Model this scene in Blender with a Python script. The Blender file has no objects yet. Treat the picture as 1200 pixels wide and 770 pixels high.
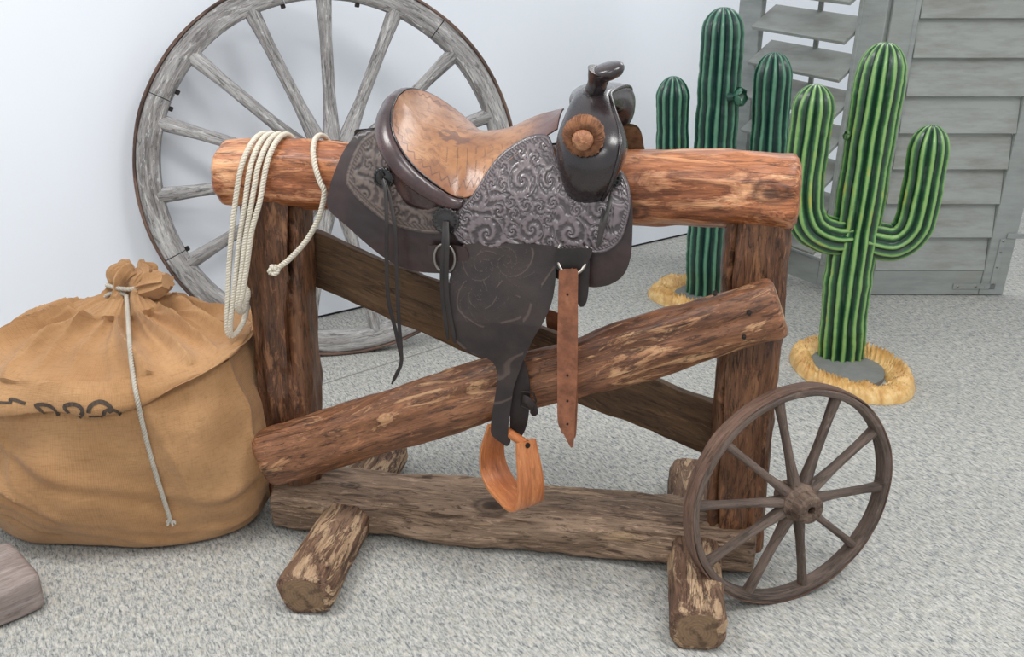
import bpy, math, random
import numpy as np
from mathutils import Vector, Matrix, noise
from mathutils.bvhtree import BVHTree
from mathutils.geometry import delaunay_2d_cdt

random.seed(7)
col = bpy.context.scene.collection
R = math.radians

# ------------------------------------------------------------------ camera
F, PITCH, CH = 1130.0, R(20.3), 1.35
CAM = np.array([0, 0, CH])
FW = np.array([0, math.cos(PITCH), -math.sin(PITCH)])
UP = np.array([0, math.sin(PITCH), math.cos(PITCH)])
RT = np.array([1.0, 0, 0])

def ray(x, y):
    d = FW*F + RT*(x-600) - UP*(y-385)
    return d/np.linalg.norm(d)
def at_z(x, y, z=0.0):
    d = ray(x, y); return CAM + d*((z-CH)/d[2])
def at_Y(x, y, Y):
    d = ray(x, y); return CAM + d*(Y/d[1])
def on_plane(x, y, p0, n):
    d = ray(x, y); return CAM + d*(np.dot(p0-CAM, n)/np.dot(d, n))

# ------------------------------------------------------------------ tags / objects
def tag(o, label=None, cat=None, group=None, kind=None):
    if label: o['label'] = label
    if cat: o['category'] = cat
    if group: o['group'] = group
    if kind: o['kind'] = kind
    return o
def empty(name, loc=(0, 0, 0), rot=(0, 0, 0)):
    o = bpy.data.objects.new(name, None); col.objects.link(o)
    o.location = loc; o.rotation_euler = rot; o.empty_display_size = .1
    return o
def mesh_obj(name, V, Fc, mat, parent=None, smooth=True, attrs=None, sharp=52):
    me = bpy.data.meshes.new(name)
    me.from_pydata([tuple(map(float, v)) for v in V], [], [tuple(f) for f in Fc])
    if attrs:
        for k, a in attrs.items():
            a = np.asarray(a, dtype=np.float32)
            if a.ndim == 2:
                at = me.attributes.new(k, 'FLOAT_VECTOR', 'POINT'); at.data.foreach_set('vector', a.ravel())
            else:
                at = me.attributes.new(k, 'FLOAT', 'POINT'); at.data.foreach_set('value', a)
    me.materials.append(mat)
    if smooth:
        me.shade_smooth()
        if sharp: me.set_sharp_from_angle(angle=R(sharp))
    me.update()
    o = bpy.data.objects.new(name, me); col.objects.link(o)
    if parent: o.parent = parent
    return o
class MB:
    """collects pieces of one mesh, keeping a grain coordinate 'gc' per vertex"""
    def __init__(s): s.V = []; s.F = []; s.G = []; s.A = []
    def add(s, V, Fc, G=None, A=None):
        n = len(s.V); s.V += [tuple(v) for v in V]; s.F += [tuple(i+n for i in f) for f in Fc]
        s.G += [tuple(g) for g in (G if G is not None else V)]
        s.A += list(A if A is not None else [0.0]*len(V))
        return s
    def build(s, name, mat, parent=None, smooth=True):
        return mesh_obj(name, s.V, s.F, mat, parent, smooth, {'gc': np.array(s.G), 'amt': np.array(s.A)})

def crom(P, n):
    """catmull-rom resample of control points"""
    P = [np.array(p, float) for p in P]
    Q = [2*P[0]-P[1]] + P + [2*P[-1]-P[-2]]
    out = []
    m = len(P)-1
    for i in range(n):
        t = i/(n-1)*m; k = min(int(t), m-1); f = t-k
        a, b, c, d = Q[k:k+4]
        out.append(.5*((2*b)+(-a+c)*f+(2*a-5*b+4*c-d)*f*f+(-a+3*b-3*c+d)*f**3))
    return np.array(out)
def arclen(P):
    d = np.linalg.norm(np.diff(P, axis=0), axis=1); return np.concatenate([[0], np.cumsum(d)])
def resample(P, n):
    s = arclen(P); t = np.linspace(0, s[-1], n)
    return np.stack([np.interp(t, s, P[:, k]) for k in range(P.shape[1])], 1)
def frames(P, ref=None, closed=False):
    n = len(P); T = np.zeros_like(P)
    for i in range(n):
        a = P[(i-1) % n] if (closed or i > 0) else P[i]
        b = P[(i+1) % n] if (closed or i < n-1) else P[i]
        T[i] = (b-a)/max(1e-9, np.linalg.norm(b-a))
    N = np.zeros_like(P)
    r = np.array(ref if ref is not None else ([0, 0, 1] if abs(T[0][2]) < .9 else [1, 0, 0]), float)
    for i in range(n):
        if ref is None and i > 0: r = N[i-1]
        v = r - T[i]*np.dot(r, T[i]); N[i] = v/max(1e-9, np.linalg.norm(v))
    B = np.cross(T, N)
    return T, N, B
def sweep(P, sec, ref=None, closed=False, cap=True, off=(0, 0, 0)):
    """sec(i, n) -> list of (a, b) offsets along N, B"""
    P = np.asarray(P, float); n = len(P); T, N, B = frames(P, ref, closed)
    s = arclen(P); V = []; G = []; Fc = []
    m = None
    for i in range(n):
        S = sec(i, n); m = len(S)
        for a, b in S:
            V.append(P[i]+N[i]*a+B[i]*b); G.append((s[i]+off[0], a+off[1], b+off[2]))
    for i in range(n if closed else n-1):
        j = (i+1) % n
        for k in range(m):
            l = (k+1) % m
            Fc.append((i*m+k, i*m+l, j*m+l, j*m+k))
    if cap and not closed:
        for i, sgn in ((0, 1), (n-1, -1)):
            c = len(V); V.append(P[i]); G.append((s[i]+off[0], off[1], off[2]))
            for k in range(m):
                l = (k+1) % m
                Fc.append((c, i*m+l, i*m+k) if sgn > 0 else (c, i*m+k, i*m+l))
    return V, Fc, G
def ring(ra, rb=None, n=16, ex=2.0):
    rb = ra if rb is None else rb; o = []
    for k in range(n):
        t = 2*math.pi*k/n; c, s = math.cos(t), math.sin(t)
        o.append((ra*math.copysign(abs(c)**(2/ex), c), rb*math.copysign(abs(s)**(2/ex), s)))
    return o
def tube(P, r, n=12, ref=None, closed=False, rb=None, ex=2.0, cap=True):
    fn = (lambda i, N: ring(r(i/(N-1)), None if rb is None else rb(i/(N-1)), n, ex)) if callable(r) else (lambda i, N: ring(r, rb, n, ex))
    return sweep(P, fn, ref, closed, cap)
def timber(p0, p1, w, h, ex=3.0, rough=.004, seed=0, n=90, m=56, up=(0, 0, 1), taper=(1, 1), chamfer=.012, bow=(0, 0), wav=.01, crack=None):
    """a worked log from p0 to p1: section w (sideways) x h (up), superellipse exponent ex"""
    p0, p1 = np.array(p0, float), np.array(p1, float)
    T = (p1-p0); L = np.linalg.norm(T); T /= L
    N = np.array(up, float); N -= T*np.dot(N, T); N /= np.linalg.norm(N); B = np.cross(T, N)
    ts = np.concatenate([[0, .25*chamfer/L, .6*chamfer/L, chamfer/L], np.linspace(1.6*chamfer/L, 1-1.6*chamfer/L, n), [1-chamfer/L, 1-.6*chamfer/L, 1-.25*chamfer/L, 1]])
    V, G, Fc = [], [], []
    for t in ts:
        d = min(t, 1-t)*L; sh = 1.0
        if d < chamfer: sh = 1-(.32*chamfer/(min(w, h)*.5))*(1-math.sqrt(max(0, 1-(1-d/chamfer)**2)))*2.2
        k = taper[0]+(taper[1]-taper[0])*t
        c = p0+T*t*L + N*bow[0]*math.sin(math.pi*t) + B*bow[1]*math.sin(math.pi*t)
        c = c + N*wav*.4*noise.noise((t*L*3, seed, 0)) + B*wav*.4*noise.noise((t*L*3, seed, 9))
        for q in range(m):
            a = 2*math.pi*q/m; ca, sa = math.cos(a), math.sin(a)
            y = math.copysign(abs(ca)**(2/ex), ca)*h/2*k*sh; x = math.copysign(abs(sa)**(2/ex), sa)*w/2*k*sh
            rr = math.hypot(x, y)+1e-9
            nz = noise.noise((t*L*5+seed, x*22, y*22))*wav*.6 + noise.noise((t*L*14, x*60+seed, y*60))*rough + noise.noise((t*L*22, x*170+seed, y*170))*rough*.5
            if crack:
                for (a0, a1, dep, wid) in crack:
                    ac = a0+(a1-a0)*t + .10*noise.noise((t*7, seed, 4))
                    da = abs((a-ac+math.pi) % (2*math.pi)-math.pi)*rr
                    nz -= dep*math.exp(-(da/wid)**2)*min(1, max(0, .55+noise.noise((t*4, seed+5, 1))*1.3))
            f = 1+nz/rr
            V.append(c+N*y*f+B*x*f); G.append((t*L+seed*3.1, x, y))
    M = len(ts)
    for i in range(M-1):
        for q in range(m):
            l = (q+1) % m
            Fc.append((i*m+q, i*m+l, (i+1)*m+l, (i+1)*m+q))
    amt = [0.0]*len(V)
    for i, sgn in ((0, 1), (M-1, -1)):          # end grain: concentric rings
        prev = list(range(i*m, i*m+m))
        base = [V[j] for j in prev]; cen = sum(np.array(b) for b in base)/m
        g0 = [G[j] for j in prev]
        for s_ in (.97, .7, .4):
            cur = []
            for q in range(m):
                cur.append(len(V)); p = cen+(base[q]-cen)*s_ + T*(-1 if sgn > 0 else 1)*.0015*(1-s_)
                V.append(p); G.append((g0[q][0], g0[q][1]*s_, g0[q][2]*s_)); amt.append(1.0)
            for q in range(m):
                l = (q+1) % m
                Fc.append((prev[q], cur[q], cur[l], prev[l]) if sgn > 0 else (prev[q], prev[l], cur[l], cur[q]))
            prev = cur
        c = len(V); V.append(cen+T*(-1 if sgn > 0 else 1)*.0015); G.append((g0[0][0], 0, 0)); amt.append(1.0)
        for q in range(m):
            l = (q+1) % m
            Fc.append((c, prev[l], prev[q]) if sgn > 0 else (c, prev[q], prev[l]))
    return V, [f[::-1] for f in Fc], G, amt
def boxm(c, ax, ay, az, bev=0.0):
    """box centre c with half-axis vectors; lightly chamfered"""
    c = np.array(c, float); A = [np.array(v, float) for v in (ax, ay, az)]
    L = [np.linalg.norm(a) for a in A]
    V, Fc, G = [], [], []
    pts = {}
    def vid(key, p, g):
        if key not in pts: pts[key] = len(V); V.append(p); G.append(g)
        return pts[key]
    S = (-1, 1)
    def corner(sx, sy, sz, k):
        s = [sx, sy, sz]; u = [s[i]*(1 if i == k else max(0, 1-bev/L[i])) for i in range(3)]
        p = c+sum(A[i]*u[i] for i in range(3))
        return vid((sx, sy, sz, k), p, tuple(u[i]*L[i] for i in range(3)))
    for k in range(3):
        i, j = (k+1) % 3, (k+2) % 3
        for s in S:
            q = []
            for a, b in ((-1, -1), (1, -1), (1, 1), (-1, 1)):
                v = [0, 0, 0]; v[k] = s; v[i] = a; v[j] = b; q.append(corner(*v, k))
            Fc.append(q if s > 0 else q[::-1])
    if bev > 0:
        for k in range(3):
            i, j = (k+1) % 3, (k+2) % 3
            for a in S:
                for b in S:
                    def cc(t, kk):
                        v = [0, 0, 0]; v[k] = t; v[i] = a; v[j] = b; return corner(*v, kk)
                    q = [cc(-1, i), cc(1, i), cc(1, j), cc(-1, j)]
                    Fc.append(q if a*b > 0 else q[::-1])
        for sx in S:
            for sy in S:
                for sz in S:
                    q = [corner(sx, sy, sz, 0), corner(sx, sy, sz, 1), corner(sx, sy, sz, 2)]
                    Fc.append(q if sx*sy*sz > 0 else q[::-1])
    return V, Fc, G

# ------------------------------------------------------------------ materials
def srgb(r, g, b):
    f = lambda c: (c/255/12.92) if c/255 <= .04045 else ((c/255+.055)/1.055)**2.4
    return (f(r), f(g), f(b), 1)
class NT:
    def __init__(s, name):
        s.m = bpy.data.materials.new(name); s.m.use_nodes = True; s.t = s.m.node_tree; s.t.nodes.clear()
        s.out = s.n('ShaderNodeOutputMaterial'); s.b = s.n('ShaderNodeBsdfPrincipled'); s.l(s.b.outputs[0], s.out.inputs[0])
    def n(s, k, **p):
        o = s.t.nodes.new(k)
        for a, v in p.items(): setattr(o, a, v)
        return o
    def l(s, a, b): s.t.links.new(a, b)
    def attr(s, name, vec=True):
        a = s.n('ShaderNodeAttribute', attribute_name=name); return a.outputs['Vector' if vec else 'Fac']
    def obj(s): return s.n('ShaderNodeTexCoord').outputs['Object']
    def map(s, v, scale=(1, 1, 1), rot=(0, 0, 0), loc=(0, 0, 0)):
        m = s.n('ShaderNodeMapping'); m.inputs['Scale'].default_value = scale; m.inputs['Rotation'].default_value = rot; m.inputs['Location'].default_value = loc
        s.l(v, m.inputs['Vector']); return m.outputs[0]
    def noise(s, v, scale=5, detail=5, rough=.6, dist=0):
        n = s.n('ShaderNodeTexNoise'); n.inputs['Scale'].default_value = scale; n.inputs['Detail'].default_value = detail
        n.inputs['Roughness'].default_value = rough; n.inputs['Distortion'].default_value = dist; s.l(v, n.inputs['Vector']); return n.outputs['Fac']
    def ramp(s, f, stops, interp='LINEAR'):
        r = s.n('ShaderNodeValToRGB'); e = r.color_ramp.elements; r.color_ramp.interpolation = interp
        while len(e) > 1: e.remove(e[-1])
        e[0].position = stops[0][0]; e[0].color = stops[0][1]
        for p, c in stops[1:]:
            x = e.new(p); x.color = c
        s.l(f, r.inputs[0]); return r.outputs[0]
    def bw(s, f, a, b): return s.ramp(f, [(a, (0, 0, 0, 1)), (b, (1, 1, 1, 1))])
    def mix(s, f, a, b, mode='MIX'):
        m = s.n('ShaderNodeMix', data_type='RGBA', blend_type=mode)
        for x, i in ((f, 0), (a, 6), (b, 7)):
            if isinstance(x, (tuple, float, int)): m.inputs[i].default_value = x
            else: s.l(x, m.inputs[i])
        return m.outputs[2]
    def math(s, op, a, b=0.0, c=None):
        m = s.n('ShaderNodeMath', operation=op)
        for x, i in ((a, 0), (b, 1), (c, 2)):
            if x is None: continue
            if isinstance(x, (float, int)): m.inputs[i].default_value = x
            else: s.l(x, m.inputs[i])
        return m.outputs[0]
    def bump(s, h, strength=.5, dist=.002, prev=None):
        b = s.n('ShaderNodeBump'); b.inputs['Strength'].default_value = strength; b.inputs['Distance'].default_value = dist
        s.l(h, b.inputs['Height'])
        if prev is not None: s.l(prev, b.inputs['Normal'])
        return b.outputs[0]
    def fin(s, colr=None, rough=.5, nrm=None, metal=0, spec=.5, coat=0, coatr=.2, sheen=0):
        if colr is not None:
            if isinstance(colr, tuple): s.b.inputs['Base Color'].default_value = colr
            else: s.l(colr, s.b.inputs['Base Color'])
        if isinstance(rough, (float, int)): s.b.inputs['Roughness'].default_value = rough
        else: s.l(rough, s.b.inputs['Roughness'])
        if nrm is not None: s.l(nrm, s.b.inputs['Normal'])
        s.b.inputs['Metallic'].default_value = metal; s.b.inputs['Specular IOR Level'].default_value = spec
        s.b.inputs['Coat Weight'].default_value = coat; s.b.inputs['Coat Roughness'].default_value = coatr
        s.b.inputs['Sheen Weight'].default_value = sheen
        return s.m

def wood(name, dark, mid, light, strip=None, strip_at=(.56, .62), streak=1.0, rough=.6, coat=0.0, endc=None, knots=(), bump=.6, sscale=1.0, fine=.5, pale=None, flake=.6, pscale=(4.5, 16)):
    t = NT(name); g = t.attr('gc')
    big = t.noise(t.map(g, (2.2, 9, 9)), 1.0, 3, .6, .4)
    grain = t.noise(t.map(g, (5*streak, 60, 60)), 1.0, 6, .65, .6)
    finen = t.noise(t.map(g, (14, 260, 260)), 1.0, 4, .7)
    f = t.math('ADD', t.math('MULTIPLY', big, .55), t.math('MULTIPLY', grain, .45))
    c = t.ramp(f, [(.34, dark), (.47, mid), (.62, light)])
    if strip is not None:
        pn = t.noise(t.map(g, (pscale[0]*sscale, pscale[1]*sscale, pscale[1]*sscale), loc=(3.3, 1, 2)), 1.0, 6, .68, .7)
        mask = t.bw(pn, *strip_at)
        edge = t.ramp(pn, [(strip_at[0]-.05, (0, 0, 0, 1)), (strip_at[0]-.005, (1, 1, 1, 1)), (strip_at[0]+.01, (0, 0, 0, 1))])
        sc = t.mix(t.bw(grain, .35, .65), strip, pale or strip)
        c = t.mix(mask, c, sc)
        c = t.mix(t.math('MULTIPLY', edge, .55), c, dark)
    c = t.mix(t.math('MULTIPLY', t.bw(finen, .5, .75), fine), c, tuple(v*.35 for v in dark[:3])+(1,))
    fl = t.noise(t.map(g, (16, 95, 95), loc=(2, 6, 9)), 1.0, 5, .75, .8)
    c = t.mix(t.math('MULTIPLY', t.bw(fl, .54, .62), flake), c, tuple(v*.5 for v in dark[:3])+(1,))
    c = t.mix(t.math('MULTIPLY', t.bw(fl, .44, .36), flake), c, tuple(min(1, v*1.35) for v in light[:3])+(1,))
    cr = t.noise(t.map(g, (2.5, 75, 75), loc=(7, 3, 1)), 1.0, 2, .5, .3)
    crm = t.ramp(cr, [(.485, (0, 0, 0, 1)), (.5, (1, 1, 1, 1)), (.515, (0, 0, 0, 1))])
    gate = t.bw(t.noise(t.map(g, (3, 12, 12), loc=(1, 8, 3)), 1.0, 2), .5, .62)
    crm = t.math('MULTIPLY', crm, gate)
    c = t.mix(t.math('MULTIPLY', crm, .75), c, tuple(v*.2 for v in dark[:3])+(1,))
    for (kx, ky, kz, kr) in knots:
        m = t.n('ShaderNodeVectorMath', operation='SUBTRACT'); t.l(g, m.inputs[0]); m.inputs[1].default_value = (kx, ky, kz)
        m2 = t.map(m.outputs[0], (.62/kr, 1/kr, 1/kr))
        ln = t.n('ShaderNodeVectorMath', operation='LENGTH'); t.l(m2, ln.inputs[0])
        d = t.math('ADD', ln.outputs['Value'], t.math('MULTIPLY', t.math('SUBTRACT', grain, .5), .9))
        c = t.mix(t.ramp(d, [(0.0, (1, 1, 1, 1)), (.35, (.8, .8, .8, 1)), (.5, (.25, .25, .25, 1)), (.75, (.7, .7, .7, 1)), (1.0, (0, 0, 0, 1))]), c, tuple(v*.45 for v in dark[:3])+(1,))
    if endc is not None:
        a = t.attr('amt', False)
        # end grain: rings round the pith
        sx = t.n('ShaderNodeSeparateXYZ'); t.l(g, sx.inputs[0])
        rr = t.math('SQRT', t.math('ADD', t.math('POWER', sx.outputs[1], 2.0), t.math('POWER', sx.outputs[2], 2.0)))
        w = t.math('SINE', t.math('ADD', t.math('MULTIPLY', rr, 900.0), t.math('MULTIPLY', big, 12.0)))
        ec = t.mix(t.math('MULTIPLY', t.math('ADD', w, 1.0), .12), endc, dark)
        ec = t.mix(t.math('MULTIPLY', t.bw(t.noise(t.map(g, (0, 40, 40)), 1.0, 4), .5, .65), .6), ec, tuple(v*.5 for v in dark[:3])+(1,))
        c = t.mix(a, c, ec)
    h = t.math('ADD', grain, t.math('MULTIPLY', finen, .35))
    h = t.math('SUBTRACT', h, t.math('MULTIPLY', crm, .8))
    if strip is not None: h = t.math('SUBTRACT', h, t.math('MULTIPLY', mask, .35))
    return t.fin(c, rough, t.bump(h, bump, .004), coat=coat, coatr=.3, spec=.4)

M = {}
M['rail'] = wood('varnished_log', srgb(84, 42, 22), srgb(150, 88, 52), srgb(190, 124, 80), strip=srgb(196, 134, 92), strip_at=(.50, .60), rough=.42, coat=.3, endc=srgb(120, 68, 38), pale=srgb(222, 170, 126),
                 knots=((.955, .070, -.035, .026), (1.235, .074, .012, .030), (.13, .055, .06, .012), (.60, .06, .05, .014)), flake=.5)
M['post'] = wood('red_brown_post', srgb(56, 33, 22), srgb(98, 64, 43), srgb(126, 86, 58), strip=srgb(134, 92, 62), strip_at=(.56, .66), rough=.5, coat=.15, endc=srgb(100, 66, 42), pale=srgb(152, 108, 76), flake=.8, pscale=(5, 22))
M['diag'] = wood('peeled_log', srgb(76, 46, 30), srgb(122, 80, 54), srgb(150, 102, 70), strip=srgb(168, 122, 86), strip_at=(.56, .62), rough=.5, coat=.15, endc=srgb(176, 140, 104), pale=srgb(200, 158, 116), flake=.8, pscale=(6, 30))
M['base'] = wood('weathered_base', srgb(92, 73, 60), srgb(143, 119, 99), srgb(164, 139, 116), strip=srgb(172, 144, 112), strip_at=(.56, .68), rough=.75, endc=srgb(140, 110, 80), pale=srgb(188, 158, 124), knots=((12.4+.575, .055, .055, .036), (12.4+.2, .03, .06, .02)), flake=.8, pscale=(3, 34))
M['foot'] = wood('bark_patch_log', srgb(70, 50, 38), srgb(108, 80, 62), srgb(134, 106, 84), strip=srgb(166, 136, 106), strip_at=(.51, .57), rough=.75, endc=srgb(134, 108, 82), pale=srgb(190, 162, 130), flake=.8, pscale=(7, 28))
M['plank'] = wood('brown_plank', srgb(52, 35, 21), srgb(88, 64, 42), srgb(110, 84, 58), strip=srgb(132, 104, 72), strip_at=(.64, .69), rough=.6, endc=srgb(90, 66, 44), flake=.5)
M['grey'] = wood('silver_grey_wood', srgb(104, 100, 98), srgb(154, 151, 149), srgb(190, 188, 186), rough=.8, streak=.7, bump=.9, fine=.8, flake=.7)
M['bigiron'] = wood('brown_iron_band', srgb(62, 46, 40), srgb(98, 76, 66), srgb(120, 96, 84), rough=.6)
M['small'] = wood('old_brown_wood', srgb(58, 48, 42), srgb(92, 78, 70), srgb(116, 100, 90), rough=.7, fine=.4, flake=.5)
M['smallhub'] = wood('hub_brown_wood', srgb(62, 48, 40), srgb(98, 80, 68), srgb(124, 104, 90), rough=.65)
M['smalliron'] = wood('rusty_iron_band', srgb(66, 50, 42), srgb(98, 74, 62), srgb(120, 94, 80), rough=.6)
M['beam'] = wood('grey_brown_beam', srgb(108, 96, 90), srgb(142, 128, 122), srgb(162, 150, 144), rough=.75, endc=srgb(116, 102, 92), flake=.35, fine=.25)
M['stirrup'] = wood('honey_bentwood', srgb(132, 72, 38), srgb(184, 112, 66), srgb(208, 140, 90), rough=.4, coat=.35, fine=.35, bump=.3, flake=.35)
M['knob'] = wood('pale_wood_knob', srgb(110, 66, 44), srgb(156, 104, 74), srgb(190, 142, 106), rough=.55)

def leather(name, c1, c2, c3=None, rough=.38, coat=.3, bump=.3, scale=1.0, spec=.5):
    t = NT(name); o = t.obj()
    n1 = t.noise(o, 14*scale, 5, .6); n2 = t.noise(o, 420, 3, .6); n3 = t.noise(o, 60*scale, 5, .65)
    c = t.ramp(n1, [(.35, c1), (.6, c2)] + ([(.75, c3)] if c3 else []))
    c = t.mix(t.math('MULTIPLY', t.bw(n3, .52, .72), .35), c, tuple(v*.45 for v in c1[:3])+(1,))
    rg = t.math('MULTIPLY_ADD', n3, .35, rough-.17)
    h = t.math('ADD', t.math('MULTIPLY', n2, .25), t.math('MULTIPLY', n3, .7))
    return t.fin(c, rg, t.bump(h, bump, .0016), coat=coat, coatr=.22, spec=spec)
M['skirt'] = leather('dark_brown_leather', srgb(36, 23, 23), srgb(54, 35, 34), srgb(64, 43, 39), rough=.38, coat=.25)
M['rimleather'] = leather('oxblood_leather', srgb(46, 29, 30), srgb(72, 47, 47), srgb(90, 64, 60), rough=.3, coat=.6, bump=.25)
M['black'] = leather('black_leather', srgb(20, 17, 18), srgb(34, 29, 30), rough=.3, coat=.55)
M['fork'] = leather('worn_black_leather', srgb(26, 20, 22), srgb(42, 32, 33), srgb(54, 39, 35), rough=.26, coat=.5)
M['fender'] = leather('matt_brown_black_leather', srgb(32, 26, 25), srgb(46, 36, 34), srgb(58, 42, 37), rough=.6, coat=.05)
M['strap'] = leather('russet_strap_leather', srgb(108, 64, 42), srgb(144, 90, 62), srgb(162, 106, 76), rough=.6, coat=.05, scale=2)
M['thong'] = leather('thong_leather', srgb(24, 18, 18), srgb(38, 30, 28), rough=.5, coat=.1)
M['fleece'] = leather('brown_fleece', srgb(88, 66, 48), srgb(128, 102, 76), rough=.9, coat=0, bump=1.0, scale=3)
M['fuzz'] = leather('frayed_rawhide', srgb(92, 58, 38), srgb(142, 96, 66), rough=.9, coat=0, bump=1.0, scale=3)
def tooled():
    t = NT('tooled_leather'); o = t.obj(); a = t.attr('amt', False)
    n1 = t.noise(o, 12, 4, .6); n2 = t.noise(o, 380, 3, .6)
    c = t.ramp(n1, [(.35, srgb(40, 31, 34)), (.62, srgb(60, 48, 51))])
    c = t.mix(t.math('MULTIPLY', a, .5), c, srgb(140, 126, 128))        # highlights along the carving's crests, painted into the colour
    rg = t.math('MULTIPLY_ADD', n1, .25, .22)
    return t.fin(c, rg, t.bump(n2, .25, .0006), coat=.6, coatr=.18, spec=.6)
M['tooled'] = tooled()
def tooled2():
    t = NT('tooled_brown_leather'); o = t.obj(); a = t.attr('amt', False)
    n1 = t.noise(o, 12, 4, .6); n2 = t.noise(o, 380, 3, .6)
    c = t.ramp(n1, [(.35, srgb(42, 32, 30)), (.62, srgb(62, 49, 45))])
    c = t.mix(t.math('MULTIPLY', a, .5), c, srgb(134, 116, 106))  # paler raised carving: its highlights are put into the base colour
    return t.fin(c, t.math('MULTIPLY_ADD', n1, .3, .34), t.bump(n2, .25, .0006), coat=.2, coatr=.3)
M['tooled2'] = tooled2()
def fendermat():
    t = NT('carved_black_leather'); o = t.obj(); a = t.attr('amt', False)
    n1 = t.noise(o, 14, 5, .6); n2 = t.noise(o, 420, 3, .6); n3 = t.noise(o, 60, 5, .65)
    c = t.ramp(n1, [(.35, srgb(34, 27, 26)), (.6, srgb(49, 38, 36))])
    c = t.mix(t.math('MULTIPLY', t.bw(a, .3, .8), .5), c, srgb(98, 82, 74))
    return t.fin(c, t.math('MULTIPLY_ADD', n3, .35, .42), t.bump(t.math('ADD', n2, n3), .3, .0016), coat=.05)
M['fendercarved'] = fendermat()
def seatmat():
    t = NT('tan_seat_leather'); o = t.obj(); a = t.attr('amt', False); g = t.attr('gc')
    n1 = t.noise(o, 11, 5, .6, .5); n2 = t.noise(o, 300, 3, .6); n3 = t.noise(o, 38, 5, .65, .8)
    c = t.ramp(n1, [(.3, srgb(126, 82, 52)), (.5, srgb(156, 108, 70)), (.68, srgb(178, 130, 90))])
    sx = t.n('ShaderNodeSeparateXYZ'); t.l(g, sx.inputs[0])
    edge = t.bw(t.math('ADD', sx.outputs[0], t.math('MULTIPLY', t.math('SUBTRACT', n3, .5), .5)), .55, 1.0)
    c = t.mix(t.math('MULTIPLY', edge, .8), c, srgb(140, 84, 48))
    front = t.bw(t.math('ADD', sx.outputs[1], t.math('MULTIPLY', t.math('SUBTRACT', n3, .5), .5)), .25, .85)
    c = t.mix(front, c, srgb(96, 64, 58))
    c = t.mix(t.math('MULTIPLY', t.bw(n3, .50, .64), .55), c, srgb(106, 66, 46))
    st = t.bw(t.math('ADD', sx.outputs[2], t.math('MULTIPLY', t.math('SUBTRACT', n3, .5), .7)), .5, .62)
    c = t.mix(t.math('MULTIPLY', st, .7), c, srgb(92, 64, 56))
    c = t.mix(t.math('MULTIPLY', a, .9), c, srgb(52, 34, 28))
    rg = t.math('MULTIPLY_ADD', n3, .35, .2)
    h = t.math('SUBTRACT', t.math('ADD', t.math('MULTIPLY', n2, .12), n3), t.math('MULTIPLY', a, .5))
    return t.fin(c, rg, t.bump(h, .3, .003), coat=.35, coatr=.15)
M['seat'] = seatmat()
def plain(name, c, rough=.5, metal=0, var=.12, scale=8, coat=0, bump=.15, bscale=120, spec=.5):
    t = NT(name); o = t.obj(); n = t.noise(o, scale, 5, .6)
    cc = t.mix(t.bw(n, .3, .7), tuple(v*(1-var) for v in c[:3])+(1,), tuple(min(1, v*(1+var)) for v in c[:3])+(1,))
    return t.fin(cc, rough, t.bump(t.noise(o, bscale, 4), bump, .001), metal=metal, coat=coat, spec=spec)
M['wall'] = plain('wall_paint', srgb(238, 243, 250), .55, var=.012, scale=1.2, bump=.05)
M['gap'] = plain('dark_gap', srgb(44, 46, 48), .8)
M['steel'] = plain('dull_steel', srgb(150, 145, 138), .35, .9)
M['darkiron'] = plain('dark_iron', srgb(48, 42, 40), .55, .6)
M['dish'] = plain('painted_ground', srgb(124, 126, 122), .8, var=.1, scale=30, bump=.5)
def shutter():
    t = NT('grey_shutter_paint'); o = t.obj()
    n = t.noise(t.map(o, (3, 3, 14)), 1.5, 5, .65); n2 = t.noise(o, 3.0, 4, .6)
    c = t.ramp(n, [(.3, srgb(140, 145, 142)), (.6, srgb(158, 163, 160))])
    c = t.mix(t.math('MULTIPLY', t.bw(n2, .55, .7), .35), c, srgb(146, 144, 132))
    sp = t.noise(o, 55, 3, .6); c = t.mix(t.math('MULTIPLY', t.bw(sp, .68, .74), .5), c, srgb(98, 98, 94))
    return t.fin(c, .55, t.bump(n, .2, .002))
M['shutter'] = shutter()
def louver():
    t = NT('aged_louver_paint'); o = t.obj()
    n = t.noise(t.map(o, (2, 2, 10)), 2.2, 5, .65)
    c = t.ramp(n, [(.34, srgb(138, 138, 131)), (.6, srgb(160, 164, 160))])
    return t.fin(c, .5, t.bump(n, .2, .002))
M['louver'] = louver()
def carpet():
    t = NT('flecked_carpet'); o = t.obj()
    ro_ = t.map(o, rot=(0, 0, R(-30)))
    f = t.noise(t.map(ro_, (150, 42, 1)), 1.0, 5, .75, .5)
    f2 = t.noise(t.map(ro_, (330, 110, 1), loc=(5, 3, 0)), 1.0, 2, .6)
    v = t.math('ADD', t.math('MULTIPLY', f, .75), t.math('MULTIPLY', f2, .25))
    c = t.ramp(v, [(.34, srgb(84, 90, 94)), (.42, srgb(134, 138, 138)), (.50, srgb(178, 178, 174)), (.60, srgb(212, 209, 200))])
    hue = t.noise(o, 34, 3, .6)
    c = t.mix(t.math('MULTIPLY', t.bw(hue, .45, .65), .3), c, srgb(184, 178, 162))
    h = t.math('ADD', v, t.math('MULTIPLY', t.noise(o, 600, 2), .4))
    return t.fin(c, .95, t.bump(h, .8, .005), spec=.1)
M['carpet'] = carpet()
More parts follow.
